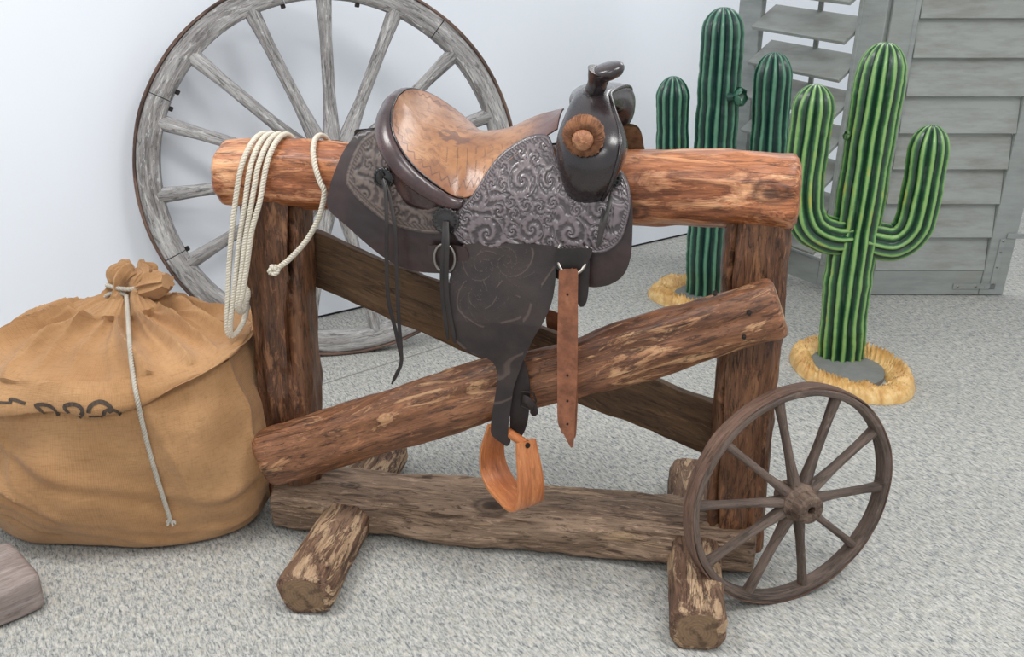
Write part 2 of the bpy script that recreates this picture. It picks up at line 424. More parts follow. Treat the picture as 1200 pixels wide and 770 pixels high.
def burlap():
    t = NT('burlap'); g = t.attr('gc')
    def wv(ax, sc):
        m = t.n('ShaderNodeTexWave', wave_type='BANDS', bands_direction=ax); m.inputs['Scale'].default_value = sc; m.inputs['Distortion'].default_value = 1.2
        m.inputs['Detail'].default_value = 2; m.inputs['Detail Scale'].default_value = 2.0; t.l(g, m.inputs['Vector']); return m.outputs['Fac']
    w = t.math('MULTIPLY', wv('X', 125), wv('Y', 131))
    n = t.noise(g, 5, 5, .6); n2 = t.noise(t.map(g, (40, 260, 40)), 1.0, 3); n3 = t.noise(t.map(g, (260, 40, 40)), 1.0, 3)
    c = t.ramp(n, [(.3, srgb(158, 117, 78)), (.65, srgb(186, 144, 102))])
    c = t.mix(t.math('MULTIPLY', t.bw(w, .1, .7), .18), c, srgb(210, 172, 130))
    c = t.mix(t.math('MULTIPLY', t.bw(n2, .5, .7), .3), c, srgb(130, 94, 56))
    c = t.mix(t.math('MULTIPLY', t.bw(n3, .5, .7), .25), c, srgb(132, 96, 58))
    a = t.attr('amt', False)
    h = t.math('ADD', w, t.math('MULTIPLY', t.math('ADD', n2, n3), .5))
    b0 = t.bump(t.noise(t.map(g, (9, 14, 9)), 1.0, 4, .55, .6), .35, .02)
    return t.fin(c, .92, t.bump(h, .5, .0013, b0), spec=.15, sheen=.15)
M['burlap'] = burlap()
M['ink'] = plain('faded_black_print', srgb(74, 62, 52), .9, var=.45, scale=160)
M['rope'] = plain('off_white_rope', srgb(206, 198, 182), .8, var=.1, scale=60, bump=.6, bscale=500)
M['cord'] = plain('grey_white_cord', srgb(176, 170, 158), .85, var=.12, scale=60, bump=.6, bscale=500)
def cactus(name, dark, mid, ridge, yel):
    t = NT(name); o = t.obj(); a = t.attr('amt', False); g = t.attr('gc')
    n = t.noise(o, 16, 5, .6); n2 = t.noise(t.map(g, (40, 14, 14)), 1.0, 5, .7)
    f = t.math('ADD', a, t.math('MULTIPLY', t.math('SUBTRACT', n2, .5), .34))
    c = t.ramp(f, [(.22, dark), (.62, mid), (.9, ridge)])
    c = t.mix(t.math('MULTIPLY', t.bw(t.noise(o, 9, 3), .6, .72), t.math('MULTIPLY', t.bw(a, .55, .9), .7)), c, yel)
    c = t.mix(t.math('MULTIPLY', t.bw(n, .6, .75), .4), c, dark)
    return t.fin(c, .33, t.bump(n2, .25, .002), coat=.35, coatr=.2)
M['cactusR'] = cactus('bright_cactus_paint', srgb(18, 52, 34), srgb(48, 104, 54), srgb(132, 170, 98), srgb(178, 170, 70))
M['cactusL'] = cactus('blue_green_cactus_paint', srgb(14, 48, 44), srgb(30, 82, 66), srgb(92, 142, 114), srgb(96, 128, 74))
def sandm():
    t = NT('ochre_painted_resin'); o = t.obj(); n = t.noise(o, 18, 5, .65, .5)
    c = t.ramp(n, [(.34, srgb(188, 140, 78)), (.5, srgb(216, 174, 108)), (.68, srgb(234, 202, 142))])
    return t.fin(c, .5, t.bump(t.noise(o, 90, 4), .2, .002), coat=.15)
M['sand'] = sandm()

# ------------------------------------------------------------------ room
def quadplate(name, pts, th, mat, n):
    """flat slab from a quad with thickness along n"""
    P = [np.array(p, float) for p in pts]; n = np.array(n, float)
    V = P+[p+n*th for p in P]
    Fc = [(0, 1, 2, 3), (7, 6, 5, 4), (0, 4, 5, 1), (1, 5, 6, 2), (2, 6, 7, 3), (3, 7, 4, 0)]
    return mesh_obj(name, V, Fc, mat, None, False)
WD = R(37.5); WU = np.array([math.cos(WD), math.sin(WD), 0]); WN = np.array([math.sin(WD), -math.cos(WD), 0])
WP = np.array([-.771, 3.793, 0])
floor_ = mesh_obj('floor', [(-6, -2, 0), (9, -2, 0), (9, 14, 0), (-6, 14, 0), (-6, -2, -.1), (9, -2, -.1), (9, 14, -.1), (-6, 14, -.1)],
                  [(0, 1, 2, 3), (7, 6, 5, 4), (0, 4, 5, 1), (1, 5, 6, 2), (2, 6, 7, 3), (3, 7, 4, 0)], M['carpet'], None, False)
tag(floor_, kind='structure')
a, b = WP-WU*5.0, WP+WU*9.0
Z = np.array([0, 0, 1.0])
w = quadplate('wall_back', [a+Z*.012, b+Z*.012, b+Z*2.9, a+Z*2.9], .12, M['wall'], -WN); tag(w, kind='structure')
w = quadplate('trim_1', [a-WN*.01, b-WN*.01, b+Z*.012-WN*.01, a+Z*.012-WN*.01], .1, M['gap'], -WN); tag(w, kind='structure')
# carpet seam: a narrow joint running along the wall side
def seam(P0, P1, wd=.0035):
    P0, P1 = np.array(P0), np.array(P1); d = (P1-P0)/np.linalg.norm(P1-P0); n = np.array([-d[1], d[0], 0])
    pts = [P0-n*wd, P1-n*wd, P1+n*wd, P0+n*wd]
    return mesh_obj('trim_2', [p+Z*.0006 for p in pts]+[p-Z*.004 for p in pts], [(0, 1, 2, 3), (0, 4, 5, 1), (1, 5, 6, 2), (2, 6, 7, 3), (3, 7, 4, 0)], M['seamc'], None, False)
M['seamc'] = plain('carpet_seam', srgb(132, 130, 124), .95)
s0, s1 = at_z(417, 438), at_z(529, 402.6)
sd = (s1-s0)/np.linalg.norm(s1-s0)
tag(seam(s0-sd*.4, s1+sd*.55), kind='structure')

# ------------------------------------------------------------------ saddle rack
YAW = R(-10.2)
RO = np.array([-.012, 2.039, 0])
rack = empty('saddle_rack', RO, (0, 0, YAW))
tag(rack, 'rustic log rack on two foot logs carrying the saddle over its top rail', 'rack')
RU = np.array([math.cos(YAW), math.sin(YAW), 0]); RV = np.array([-math.sin(YAW), math.cos(YAW), 0])
def rk(p): q = np.asarray(p, float)-RO; return np.array([q@RU, q@RV, q[2]])
def rw(l): return RO+RU*l[0]+RV*l[1]+Z*l[2]
def rpx(x, y, v): return rk(on_plane(x, y, RO+RV*v, RV))       # point of the rack frame on the plane V = v
def put(name, parts, mat, parent):
    mb = MB()
    for p in parts: mb.add(*p)
    return mb.build(name, mat, parent)
RAILV, RAILZ = .08, .913
put('top_rail', [timber((-.685, RAILV, RAILZ-.004), (.610, RAILV, RAILZ), .158, .160, ex=2.3, seed=0, n=150, m=72, taper=(.96, 1.02), wav=.014, chamfer=.022)], M['rail'], rack)
put('post', [timber((-.575, .085, .05), (-.562, .085, .875), .125, .142, ex=3.2, up=(1, 0, 0), seed=11, n=110, m=72, taper=(.92, 1.06), wav=.012, rough=.006,
             crack=[(R(255), R(316), .035, .008), (R(180), R(200), .012, .004)])], M['post'], rack)
put('post', [timber((.545, .085, .05), (.535, .085, .875), .125, .137, ex=4.5, up=(1, 0, 0), seed=23, n=110, m=72, taper=(.96, 1.02), wav=.008, rough=.006,
             crack=[(R(236), R(238), .025, .006), (R(280), R(265), .010, .003)])], M['post'], rack)
put('base_beam', [timber((-.615, .085, .063), (.592, .085, .063), .185, .118, ex=3.6, seed=4, n=150, m=72, wav=.018, rough=.006, crack=[(R(-30), R(-12), .026, .004), (R(62), R(70), .008, .004)])], M['base'], rack)
put('foot_log', [timber((-.400, -.315, .052), (-.425, .40, .052), .128, .105, ex=2.7, seed=31, n=90, m=56, wav=.012, chamfer=.02)], M['foot'], rack)
put('foot_log', [timber((.458, -.285, .052), (.442, .40, .052), .118, .108, ex=3.2, seed=37, n=90, m=56, wav=.012, chamfer=.02)], M['foot'], rack)
put('diagonal_rail', [timber((-.598, -.035, .232), (.588, -.035, .695), .105, .142, ex=2.4, seed=45, n=140, m=64, taper=(1.0, .95), wav=.016, chamfer=.02)], M['diag'], rack)
put('brace_plank', [timber((-.58, .168, .715), (.56, .168, .270), .030, .138, ex=7, seed=52, n=110, m=48, wav=.012, rough=.004, chamfer=.004)], M['plank'], rack)
# iron nail heads pinning the diagonal to the posts
for (x, y) in ((838, 345), (878, 368), (872, 396)):
    p = rpx(x, y, -.098)
    V_, F_, G_ = tube([p+np.array([0, .012, 0]), p, p-np.array([0, .002, 0])], lambda t: .005*(1-.4*t), 12)
    put('nail_head', [(V_, F_, G_)], M['darkiron'], rack)

# ------------------------------------------------------------------ wheels
def wheel(name, bottom, rad, yaw, lean, nsp, ang0, felloe_w, depth, tyre_t, hub_prof, sp_r, mats, dish=.0, joints=0, seed=1, bolts=()):
    root = empty(name, bottom, (0, 0, yaw))
    b = np.array([0, 1, 0.]); wv = Z*math.cos(lean)+b*math.sin(lean); uv = np.array([1, 0, 0.]); nv = np.cross(uv, wv)  # nv faces the viewer side (-Y)
    c = wv*rad
    N = 160
    def rim(r0, r1, d0, d1, a0=0, a1=2*math.pi, closed=True, n=N, ex=5):
        ts = np.linspace(a0, a1, n, endpoint=not closed)
        rm = (r0+r1)/2; V, G, Fc = [], [], []; m = 20
        for i, t in enumerate(ts):
            e = math.cos(t)*uv+math.sin(t)*wv
            for (p, q) in ring((r1-r0)/2, (d1-d0)/2, m, ex):
                w_ = noise.noise((math.cos(t)*4, math.sin(t)*4, p*90+q*60+seed))*.0022
                V.append(c+e*(rm+p+w_)+nv*((d0+d1)/2+q)); G.append((t*rm, p+.3, q))
        for i in range(n if closed else n-1):
            j = (i+1) % n
            for k in range(m):
                l = (k+1) % m; Fc.append((i*m+k, j*m+k, j*m+l, i*m+l))
        if not closed:
            Fc.append(tuple(range(m))); Fc.append(tuple(reversed(range((n-1)*m, n*m))))
        return V, Fc, G
    if joints:
        for k in range(joints):
            g = .0035/rad
            a0 = ang0+2*math.pi*(k+.25)/joints+g/2; a1 = ang0+2*math.pi*(k+1.25)/joints-g/2
            put('felloe', [rim(rad-tyre_t-felloe_w, rad-tyre_t+.001, -depth/2, depth/2, a0, a1, False, 36)], mats[0], root)
    else:
        put('felloe', [rim(rad-tyre_t-felloe_w, rad-tyre_t+.001, -depth/2, depth/2)], mats[0], root)
    put('iron_tyre', [rim(rad-tyre_t, rad, -depth/2-.002, depth/2-.001, ex=8)], mats[1], root)
    # hub: turned profile (distance along the axle, radius)
    V, Fc, G = [], [], []; m = 40
    for (z_, r_) in hub_prof:
        for k in range(m):
            t = 2*math.pi*k/m; e = math.cos(t)*uv+math.sin(t)*wv
            V.append(c+nv*(z_+dish)+e*r_); G.append((z_*1.0+1, math.cos(t)*r_, math.sin(t)*r_))
    for i in range(len(hub_prof)-1):
        for k in range(m):
            l = (k+1) % m; Fc.append((i*m+k, (i+1)*m+k, (i+1)*m+l, i*m+l))
    put('hub', [(V, Fc, G)], mats[3], root)
    hr = max(r for z_, r in hub_prof)
    for k in range(nsp):
        t = ang0+2*math.pi*k/nsp; e = math.cos(t)*uv+math.sin(t)*wv
        p0 = c+e*hr*.8+nv*dish; p1 = c+e*(rad-tyre_t-felloe_w*.8)
        P = np.array([p0+(p1-p0)*s for s in np.linspace(0, 1, 26)])
        ra = lambda s: sp_r[0]*(1.25-.45*min(1, s*3)) if s < .33 else sp_r[0]*(.8+.25*max(0, (s-.75)*4))
        rb = lambda s: sp_r[1]*(1.2-.35*min(1, s*2.5)) if s < .4 else sp_r[1]*(.85+.2*max(0, (s-.75)*4))
        V, Fc, G = sweep(P, lambda i, n_: ring(ra(i/(n_-1)), rb(i/(n_-1)), 14, 2.3), ref=np.cross(nv, e), off=(k*1.7, 0, 0))
        put('spoke', [(V, Fc, G)], mats[2], root)
    for (deg) in bolts:
        t = R(deg); e = math.cos(t)*uv+math.sin(t)*wv
        p = c+e*(rad-tyre_t-felloe_w-.004)
        put('bolt', [boxm(p, np.cross(nv, e)*.008, nv*.009, e*.009, .002)], M['darkiron'], root)
    return root, c, uv, wv, nv
bw, *_ = wheel('wagon_wheel', (-.627, 3.384, 0), .678, .232, .1057, 15, R(89.3), .078, .055, .011,
      [(-.13, 0), (-.13, .06), (-.12, .075), (-.05, .11), (.0, .118), (.05, .115), (.11, .085), (.13, .07), (.132, .045), (.12, .04), (.12, 0)],
      (.027, .028), (M['grey'], M['bigiron'], M['grey'], M['bigiron']), dish=.03, joints=7, bolts=(150, 156, 78, 103, 205, 211))
tag(bw, 'large grey weathered wooden wagon wheel leaning against the white wall', 'wheel')
sw, *_ = wheel('wagon_wheel', (.622, 1.866, 0), .261, R(20), R(2.3), 10, R(-5.4), .017, .036, .005,
      [(-.05, 0), (-.05, .020), (-.045, .028), (-.028, .030), (-.024, .042), (.016, .044), (.019, .039), (.030, .037), (.031, .034), (.048, .033), (.0485, .032), (.052, .0315), (.054, .0295), (.0545, .0285), (.055, .012), (.054, .0095), (.038, .009), (.038, 0)],
      (.0105, .014), (M['small'], M['smalliron'], M['small'], M['smallhub']), dish=.020, joints=0, seed=5)
tag(sw, 'small dark brown cart wheel standing against the right post of the log rack', 'wheel')

# ------------------------------------------------------------------ burlap sack
SC = np.array([-1.0, 2.235, 0])
sack = empty('burlap_sack', SC)
tag(sack, 'full tan burlap sack tied at the neck with a pale hanging cord', 'sack')
# rings: z, cx, cy, half width, half depth, follow (how far the fold line shapes the ring)
RG = [(.004, 0, .02, .24, .11, 0), (.004, 0, .02, .31, .175, 0), (.016, 0, .02, .345, .205, 0), (.05, 0, .015, .362, .222, 0), (.10, 0, .01, .37, .235, 0), (.17, 0, .005, .375, .245, 0), (.25, .0, .0, .37, .245, .15),
      (.33, .0, .0, .362, .238, .5), (.385, .005, .0, .352, .228, .9), (.408, .008, .0, .344, .222, 1), (.402, .008, -.002, .350, .232, 1), (.402, .01, -.004, .360, .245, 1), (.415, .01, -.004, .366, .250, 1), (.44, .01, 0, .360, .244, .85),
      (.468, .01, .01, .342, .226, .55), (.492, .012, .02, .315, .198, .4), (.516, .015, .03, .265, .16, .3), (.542, .02, .04, .18, .11, .2), (.575, .03, .045, .10, .075, .1),
      (.602, .04, .05, .055, .048, .1), (.62, .043, .05, .040, .036, 0), (.632, .046, .05, .040, .036, 0), (.645, .052, .055, .050, .042, 0), (.658, .060, .058, .055, .040, 0), (.668, .066, .06, .046, .03, 0), (.672, .068, .06, .02, .012, 0)]
RA = crom([np.array(r) for r in RG], 230)
NS = 420
def foldline(th):
    # lift of the flap edge around the sack: low at the left front, high to the right
    x = math.cos(th)
    return .022+.052*x+.035*max(0, x)**2 + .014*math.sin(2.0*th+.5) - .016*math.exp(-((th-R(262))/R(26))**2) + .010*noise.noise((th*2.2, 4, 1))
nR = len(RA); PT = np.zeros((nR, NS, 3)); G = []; ssum = 0
TH = np.array([2*math.pi*k/NS for k in range(NS)])
for i, (z_, cx, cy, a_, b_, fo) in enumerate(RA):
    if i: ssum += math.hypot(z_-RA[i-1][0], (a_-RA[i-1][3]))
    a_ = max(a_, .001); b_ = max(b_, .001); ex = 2.6-.6*min(1, max(0, (z_-.44)/.1))
    for k, th in enumerate(TH):
        c_, s_ = math.cos(th), math.sin(th)
        PT[i, k] = (a_*math.copysign(abs(c_)**(2/ex), c_)+cx, b_*math.copysign(abs(s_)**(2/ex), s_)+cy, z_+foldline(th)*fo)
        G.append((th*.31, ssum, 0))
def gnorm(P):
    du = np.roll(P, -1, 1)-np.roll(P, 1, 1); dv = np.gradient(P, axis=0)
    n = np.cross(du, dv); return n/np.maximum(1e-9, np.linalg.norm(n, axis=2))[:, :, None]
NN = gnorm(PT)
for i, (z_, cx, cy, a_, b_, fo) in enumerate(RA):
    for k, th in enumerate(TH):
        x, y, zz = PT[i, k]; r = math.hypot(x-cx, y-cy)
        d = .030*noise.noise((x*4, y*4, zz*5+3)) + .013*noise.noise((x*10+3, y*10, zz*12))
        if i > nR*.56:       # cloth above the fold: gathers running up to the neck
            q = min(1, max(0, (r-.03)/.33)); env = math.sin(math.pi*min(1, q*1.05+.06))**.6*(1-.35*q)
            ph = th*6.5+1.9*noise.noise((th*1.1, r*4, 2))+.9*math.sin(th*2+1)
            rid = (1-abs(math.sin(ph)))**1.5
            ph2 = th*15+3*noise.noise((th*1.7, r*7, 6))
            rid2 = (1-abs(math.sin(ph2)))**1.3
            d += env*(.050*(rid-.35)+.018*(rid2-.4)*(1-q))
            d += .012*q*noise.noise((x*16, y*16, zz*9+5))
            if z_ > .565: d = .011*math.sin(th*6+3*noise.noise((th, z_*12, 7)))*(1 if z_ > .6 else .6)+.25*d
        elif z_ < .40:       # slack creases low on the body
            cr = z_ + .10*math.cos(th*1.0+.6) + .035*noise.noise((th*1.5, 3, 1)) + .04*math.cos(2*th+2)
            for (zc, am, wd) in ((.17, .017, .015), (.09, .012, .011), (.28, .014, .022), (.13, .008, .009)):
                w_ = (cr-zc)/wd; d += am*(w_*math.exp(-w_*w_))*min(1.3, .25+2.4*abs(noise.noise((th*1.3, zc*30, 5))))
            # vertical slack pulled from the upper right
            d += .010*(1-abs(math.sin(th*4+z_*5+1.5*noise.noise((th*2, z_*6, 8)))))**3*min(1, z_*4)
        PT[i, k] += NN[i, k]*d*min(1, z_*16+.1)
        PT[i, k, 2] = max(.002, PT[i, k, 2])
V = [tuple(p) for p in PT.reshape(-1, 3)]; A = [0]*len(V); Fc = []
for i in range(nR-1):
    for k in range(NS):
        l = (k+1) % NS; Fc.append((i*NS+k, i*NS+l, (i+1)*NS+l, (i+1)*NS+k))
Fc.append(tuple(reversed(range(NS)))); Fc.append(tuple(range((nR-1)*NS, nR*NS)))
body = MB().add(V, Fc, G, A).build('sack_body', M['burlap'], sack)
bvh_sack = BVHTree.FromPolygons([Vector(np.array(v)+SC) for v in V], [f for f in Fc if len(f) == 4])
def cast(bvh, x, y, off=0.001):
    d = ray(x, y); h = bvh.ray_cast(Vector(CAM), Vector(d))
    if h[0] is None: return None
    n = np.array(h[1]); n = n if np.dot(n, d) < 0 else -n
    return np.array(h[0])+n*off, n
# ear of cloth beside the neck
P = crom([(.05, .05, .60), (.09, .045, .615), (.135, .03, .63), (.155, .025, .638)], 24)
V_, F_, G_ = sweep(P, lambda i, n: [(a*(1+.25*math.sin(k*1.9)), b*(1+.2*math.cos(k*2.3))) for k, (a, b) in enumerate(ring(.018+.014*math.sin(math.pi*min(1, i/(n-1)*1.1)), .034-.008*i/n, 18))])
put('gathered_ear', [(V_, F_, G_)], M['burlap'], sack)
# stencilled mark half hidden in the fold
def ribbon(mb, P, N, wd, lift=0):
    n = len(P); T = np.gradient(np.array(P), axis=0); V_ = []
    for i in range(n):
        s_ = np.cross(N[i], T[i]); s_ /= max(1e-9, np.linalg.norm(s_))
        k = wd(i/(n-1)) if callable(wd) else wd
        V_ += [P[i]-s_*k, P[i]+s_*k]
    mb.add(V_, [(2*i, 2*i+1, 2*i+3, 2*i+2) for i in range(n-1)])
mb = MB()
for pl, wpx in (([(104, 484), (105, 478), (110, 473), (118, 471), (126, 474), (131, 480), (127, 483)], 2.6), ([(121, 487), (123, 482), (128, 480), (135, 481), (142, 486)], 2.2), ([(104, 488), (112, 488), (120, 488)], 2),
                ([(81, 484), (77, 480), (76, 476), (81, 474), (88, 474), (94, 477), (97, 483), (93, 489)], 2.6),
                ([(51, 484), (46, 479), (42, 475), (50, 474), (59, 476), (65, 481), (69, 487)], 2.4), ([(13, 472), (12, 468), (18, 469), (30, 473)], 2.0), ([(-8, 471), (3, 472), (14, 472)], 1.6)):
    Q = resample(crom([np.array(p, float) for p in pl], 40), 26)
    P_, N_ = [], []
    for q in Q:
        h = cast(bvh_sack, q[0], q[1], .0012)
        if h: P_.append(h[0]-SC); N_.append(h[1])
    if len(P_) > 3: ribbon(mb, P_, N_, wpx*.0019)
if mb.V:
    o = mb.build('printed_mark', M['ink'], sack); tag(o, 'faded black stencilled characters cut off by the fold')

def strand_rope(P, r, pitch, n=10, k=3, ns=None):
    """three twisted strands following P"""
    L = arclen(P)[-1]; N = ns or max(20, int(L/(pitch/9)))
    P = resample(P, N); T, Nn, B = frames(P); s = arclen(P); out = []
    for j in range(k):
        ph = 2*math.pi*(s/pitch+j/k)
        Q = P+(Nn*np.cos(ph)[:, None]+B*np.sin(ph)[:, None])*(r*.5)
        out.append(tube(Q, r*.56, n))
    return out
cp = [(150, 347), (150.5, 362), (151, 385), (153, 420), (160, 462), (171, 510), (185, 560), (197, 598), (200, 608)]
PP = []
for q in resample(crom([np.array(p, float) for p in cp], 120), 90):
    h = cast(bvh_sack, q[0], q[1], .006)
    if h: PP.append(h[0]-SC)
PP = np.array(PP)
for _ in range(6):                             # pulled taut: it bridges hollows and rides over folds
    for _k in range(40): PP[1:-1] = .5*PP[1:-1]+.25*(PP[:-2]+PP[2:])
    for k in range(1, len(PP)-1):
        d_ = PP[k]+SC-CAM; L_ = np.linalg.norm(d_); d_ /= L_
        h = bvh_sack.ray_cast(Vector(CAM), Vector(d_))
        if h[0] is not None and h[3] < L_+.005: PP[k] = CAM+d_*(h[3]-.006)-SC
for _k in range(6): PP[1:-1] = .5*PP[1:-1]+.25*(PP[:-2]+PP[2:])
parts = strand_rope(PP, .0055, .022)
e_ = PP[-1]
ico = []
for k in range(7):
    ico += strand_rope(np.array([e_, e_+np.array([.012*math.cos(k), -.004*math.sin(k*2), -.010-.004*math.sin(k*1.7)])]), .0032, .02, 6, 2, 5)
parts += ico
# knot of the cord wound round the neck
rg = [np.array([.043+.046*math.cos(t), .05+.041*math.sin(t), .624+.006*math.sin(2*t)+.004*math.cos(t)]) for t in np.linspace(0, 2*math.pi, 60)]
parts += strand_rope(np.array(rg), .0055, .022)
p_ = PP[0]; lo = [p_, p_+np.array([-.02, .0, .008]), p_+np.array([-.05, .012, -.002]), p_+np.array([-.066, .02, -.016]), p_+np.array([-.078, .02, -.02])]
parts += strand_rope(crom(lo, 30), .0048, .022)
o = put('tie_cord', parts, M['cord'], sack); tag(o, 'pale twisted cord with a frayed end')

# ------------------------------------------------------------------ lasso rope over the rail
def rail_wrap(u, a0, a1, r=.090, n=14, du=0.0):
    """arc round the rail from angle a0 to a1 (0 = front, 90 = top, 180 = back)"""
    return [np.array([u+du*(i/(n-1)), RAILV-r*math.cos(R(a0+(a1-a0)*i/(n-1))), RAILZ+r*math.sin(R(a0+(a1-a0)*i/(n-1)))]) for i in range(n)]
rope = empty('lasso_rope', rw((-.62, RAILV, RAILZ+.08)), (0, 0, YAW))
tag(rope, 'off-white twisted rope looped over the left end of the log rail', 'rope')
ro = np.array([-.62, RAILV, RAILZ+.08])
def over_rail(topx, px0, y0, r=.089):
    """from the back of the rail over its top to the front, sliding from topx to px0"""
    u0 = rpx(topx, 164, RAILV-.03)[0]; u1 = px0[0]
    out = []
    for a_ in (165, 135, 105, 80, 60, 40, 20, 2):
        k = 0 if a_ > 100 else ((211-51*math.sin(R(a_)))-160)/(y0-160)
        out.append(np.array([u0+(u1-u0)*k, RAILV-r*math.cos(R(a_)), RAILZ+r*math.sin(R(a_))]))
    return out
def loop(topx, pxs, V0, ret):
    fr = [rpx(x, y, V0) for (x, y) in pxs]
    P = over_rail(topx, fr[0], pxs[0][1])
    bk = [rpx(x, y, v) for (x, y, v) in ret]
    e_ = P[0]
    return P+fr+bk+[np.array([e_[0]-.004, .178, .80]), np.array([e_[0], .176, RAILZ-.01]), e_]
parts = []
for topx, pxs, V0, ret in ((300, [(275, 243), (270, 290), (267, 345), (266, 383)], -.012, [(270, 394, -.005), (279, 388, .01), (287, 372, .03), (292, 345, .06), (296, 300, .12)]),
                  (309, [(287, 240), (280, 286), (275, 337), (270, 380)], -.014, [(272, 393, -.002), (281, 385, .012), (288, 368, .034), (293, 340, .065), (297, 295, .12)]),
                  (318, [(294.5, 240), (288, 279), (283, 320), (279, 350)], -.018, [(278, 362, -.01), (284, 366, .01), (288, 354, .03), (292, 330, .06), (297, 290, .12)]),
                  (326.5, [(304, 238), (295, 271), (289, 314), (284, 346)], -.020, [(280, 360, -.012), (285, 364, .008), (290, 350, .028), (294, 325, .06), (299, 285, .12)])):
    P = crom(loop(topx, pxs, V0, ret), 200); parts += strand_rope(P-ro, .0062, .021)
# the free end, over the top and hanging to a knot in front of the post
fe = [rpx(380, 224, -.011), rpx(378, 240, -.012), rpx(372, 259, -.010), rpx(359, 282, -.006), rpx(341, 302, -.004), rpx(326, 314, -.002)]
P = over_rail(368, fe[0], 224)+fe
u = P[0][0]
parts += strand_rope(crom(P, 140)-ro, .0062, .021)
k0 = rpx(322, 316, -.002)
kn = [k0+np.array([.0075*math.cos(t)*(1+.3*math.cos(1.5*t)), .008*math.sin(1.5*t)-.004, .0075*math.sin(t)*(1+.3*math.cos(1.5*t))]) for t in np.linspace(0, 4*math.pi, 50)]
parts += strand_rope(np.array(kn)-ro, .0056, .02)
# link along the back of the rail between coil and free end
lk = [np.array([u-.012, .172, RAILZ-.02]), np.array([u-.05, .178, RAILZ-.05]), np.array([u-.09, .178, RAILZ-.04]), np.array([rpx(328, 166, RAILV)[0], .172, RAILZ-.01])]
parts += strand_rope(crom(lk, 40)-ro, .0062, .021)
put('rope', parts, M['rope'], rope)

# ------------------------------------------------------------------ cacti
def rib_tube(P, rad, ribs, depth, dome=.05, n=150, tipstart=None, phase=0, taperb=1.0, seed=0, capend=True):
    P = resample(np.array(P, float), n); T, N, B = frames(P); s = arclen(P); L = s[-1]
    V, G, Fc, A = [], [], [], []; m = ribs*8
    # crowd extra rings near the dome
    ss = np.concatenate([np.linspace(0, L-dome, n-26), L-dome+dome*np.sin(np.linspace(0, math.pi/2, 27))[1:]])
    Pi = np.stack([np.interp(ss, s, P[:, k]) for k in range(3)], 1)
    Ni = np.stack([np.interp(ss, s, N[:, k]) for k in range(3)], 1); Bi = np.stack([np.interp(ss, s, B[:, k]) for k in range(3)], 1)
    for i, q in enumerate(ss):
        k = 1.0
        e = q-(L-dome)
        if e > 0: k = math.sqrt(max(0, 1-(e/dome)**2))
        rb = rad*(taperb+(1-taperb)*min(1, q/(L*.5)))
        for j in range(m):
            t = 2*math.pi*j/m
            wob = .07*noise.noise((q*9, seed, 1))+.022*noise.noise((q*26, seed, 3))
            c = math.cos(t*ribs+phase+.8*noise.noise((q*7, math.cos(t)*1.5, math.sin(t)*1.5+seed)))
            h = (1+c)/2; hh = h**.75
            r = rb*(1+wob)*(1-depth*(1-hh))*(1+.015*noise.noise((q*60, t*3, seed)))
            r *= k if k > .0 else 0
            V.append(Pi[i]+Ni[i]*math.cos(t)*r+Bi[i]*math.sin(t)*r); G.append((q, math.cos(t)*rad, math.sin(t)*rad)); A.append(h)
    M_ = len(ss)
    for i in range(M_-1):
        for j in range(m):
            l = (j+1) % m; Fc.append((i*m+j, i*m+l, (i+1)*m+l, (i+1)*m+j))
    Fc.append(tuple(reversed(range(m))))
    return V, [f[::-1] for f in Fc], G, A
def cactus_base(root, rx, ry, h, rot, seed, inner=.52, oy=0.0):
    V, G, Fc = [], [], []; m = 260; prof = []
    for k in range(26):
        t = k/25
        prof.append(t)
    for t in prof:
        for j in range(m):
            th = 2*math.pi*j/m
            lob = 1+.06*math.sin(2*th+seed)+.05*noise.noise((math.cos(th)*1.5+seed, math.sin(th)*1.5, 0))
            inr = inner*(1+.10*noise.noise((math.cos(th)*2.2, math.sin(th)*2.2, seed+4)))
            # profile: outer foot -> crest -> inner foot
            rr = 1-(1-inr)*t
            zz = h*(math.sin(math.pi*min(1, t*1.02)**.75))**.75
            zz *= .8+.35*noise.noise((math.cos(th)*2+seed, math.sin(th)*2, 2))
            st = math.sin(th*30+t*9+4*noise.noise((math.cos(th)*3, math.sin(th)*3, seed+t*2)))
            st = 1-2*abs(st)**.6
            zz += .011*st*math.sin(math.pi*t)**.7; rr += .012*st*math.sin(math.pi*min(1, t+.15))
            zz += .012*noise.noise((math.cos(th)*5+t*2, math.sin(th)*5, seed+8))*math.sin(math.pi*t)
            x, y = rx*rr*lob*math.cos(th), ry*rr*lob*math.sin(th)
            c, s = math.cos(rot), math.sin(rot)
            V.append((x*c-y*s, x*s+y*c+oy, max(.001, zz))); G.append(V[-1])
    for i in range(len(prof)-1):
        for j in range(m):
            l = (j+1) % m; Fc.append((i*m+j, i*m+l, (i+1)*m+l, (i+1)*m+j))
    put('swirled_rim', [(V, Fc, G)], M['sand'], root)
    V, Fc = [], []; m = 72
    for k, s_ in enumerate((1.0, .8, .5, .2)):
        for j in range(m):
            th = 2*math.pi*j/m
            x, y = rx*(inner+.05)*s_*math.cos(th), ry*(inner+.05)*s_*math.sin(th); c, s = math.cos(rot), math.sin(rot)
            V.append((x*c-y*s, x*s+y*c+oy*.75, .016+.010*(1-s_)+.004*noise.noise((x*20, y*20, seed))))
    for j in range(m): V.append((V[j][0], V[j][1], .001))
    for k in range(3):
        for j in range(m):
            l = (j+1) % m; Fc.append((k*m+j, k*m+l, (k+1)*m+l, (k+1)*m+j))
    Fc.append(tuple(range(3*m, 4*m)))
    for j in range(m):
        l = (j+1) % m; Fc.append((4*m+j, 4*m+l, l, j))
    put('ground_disc', [(V, Fc, V)], M['dish'], root)
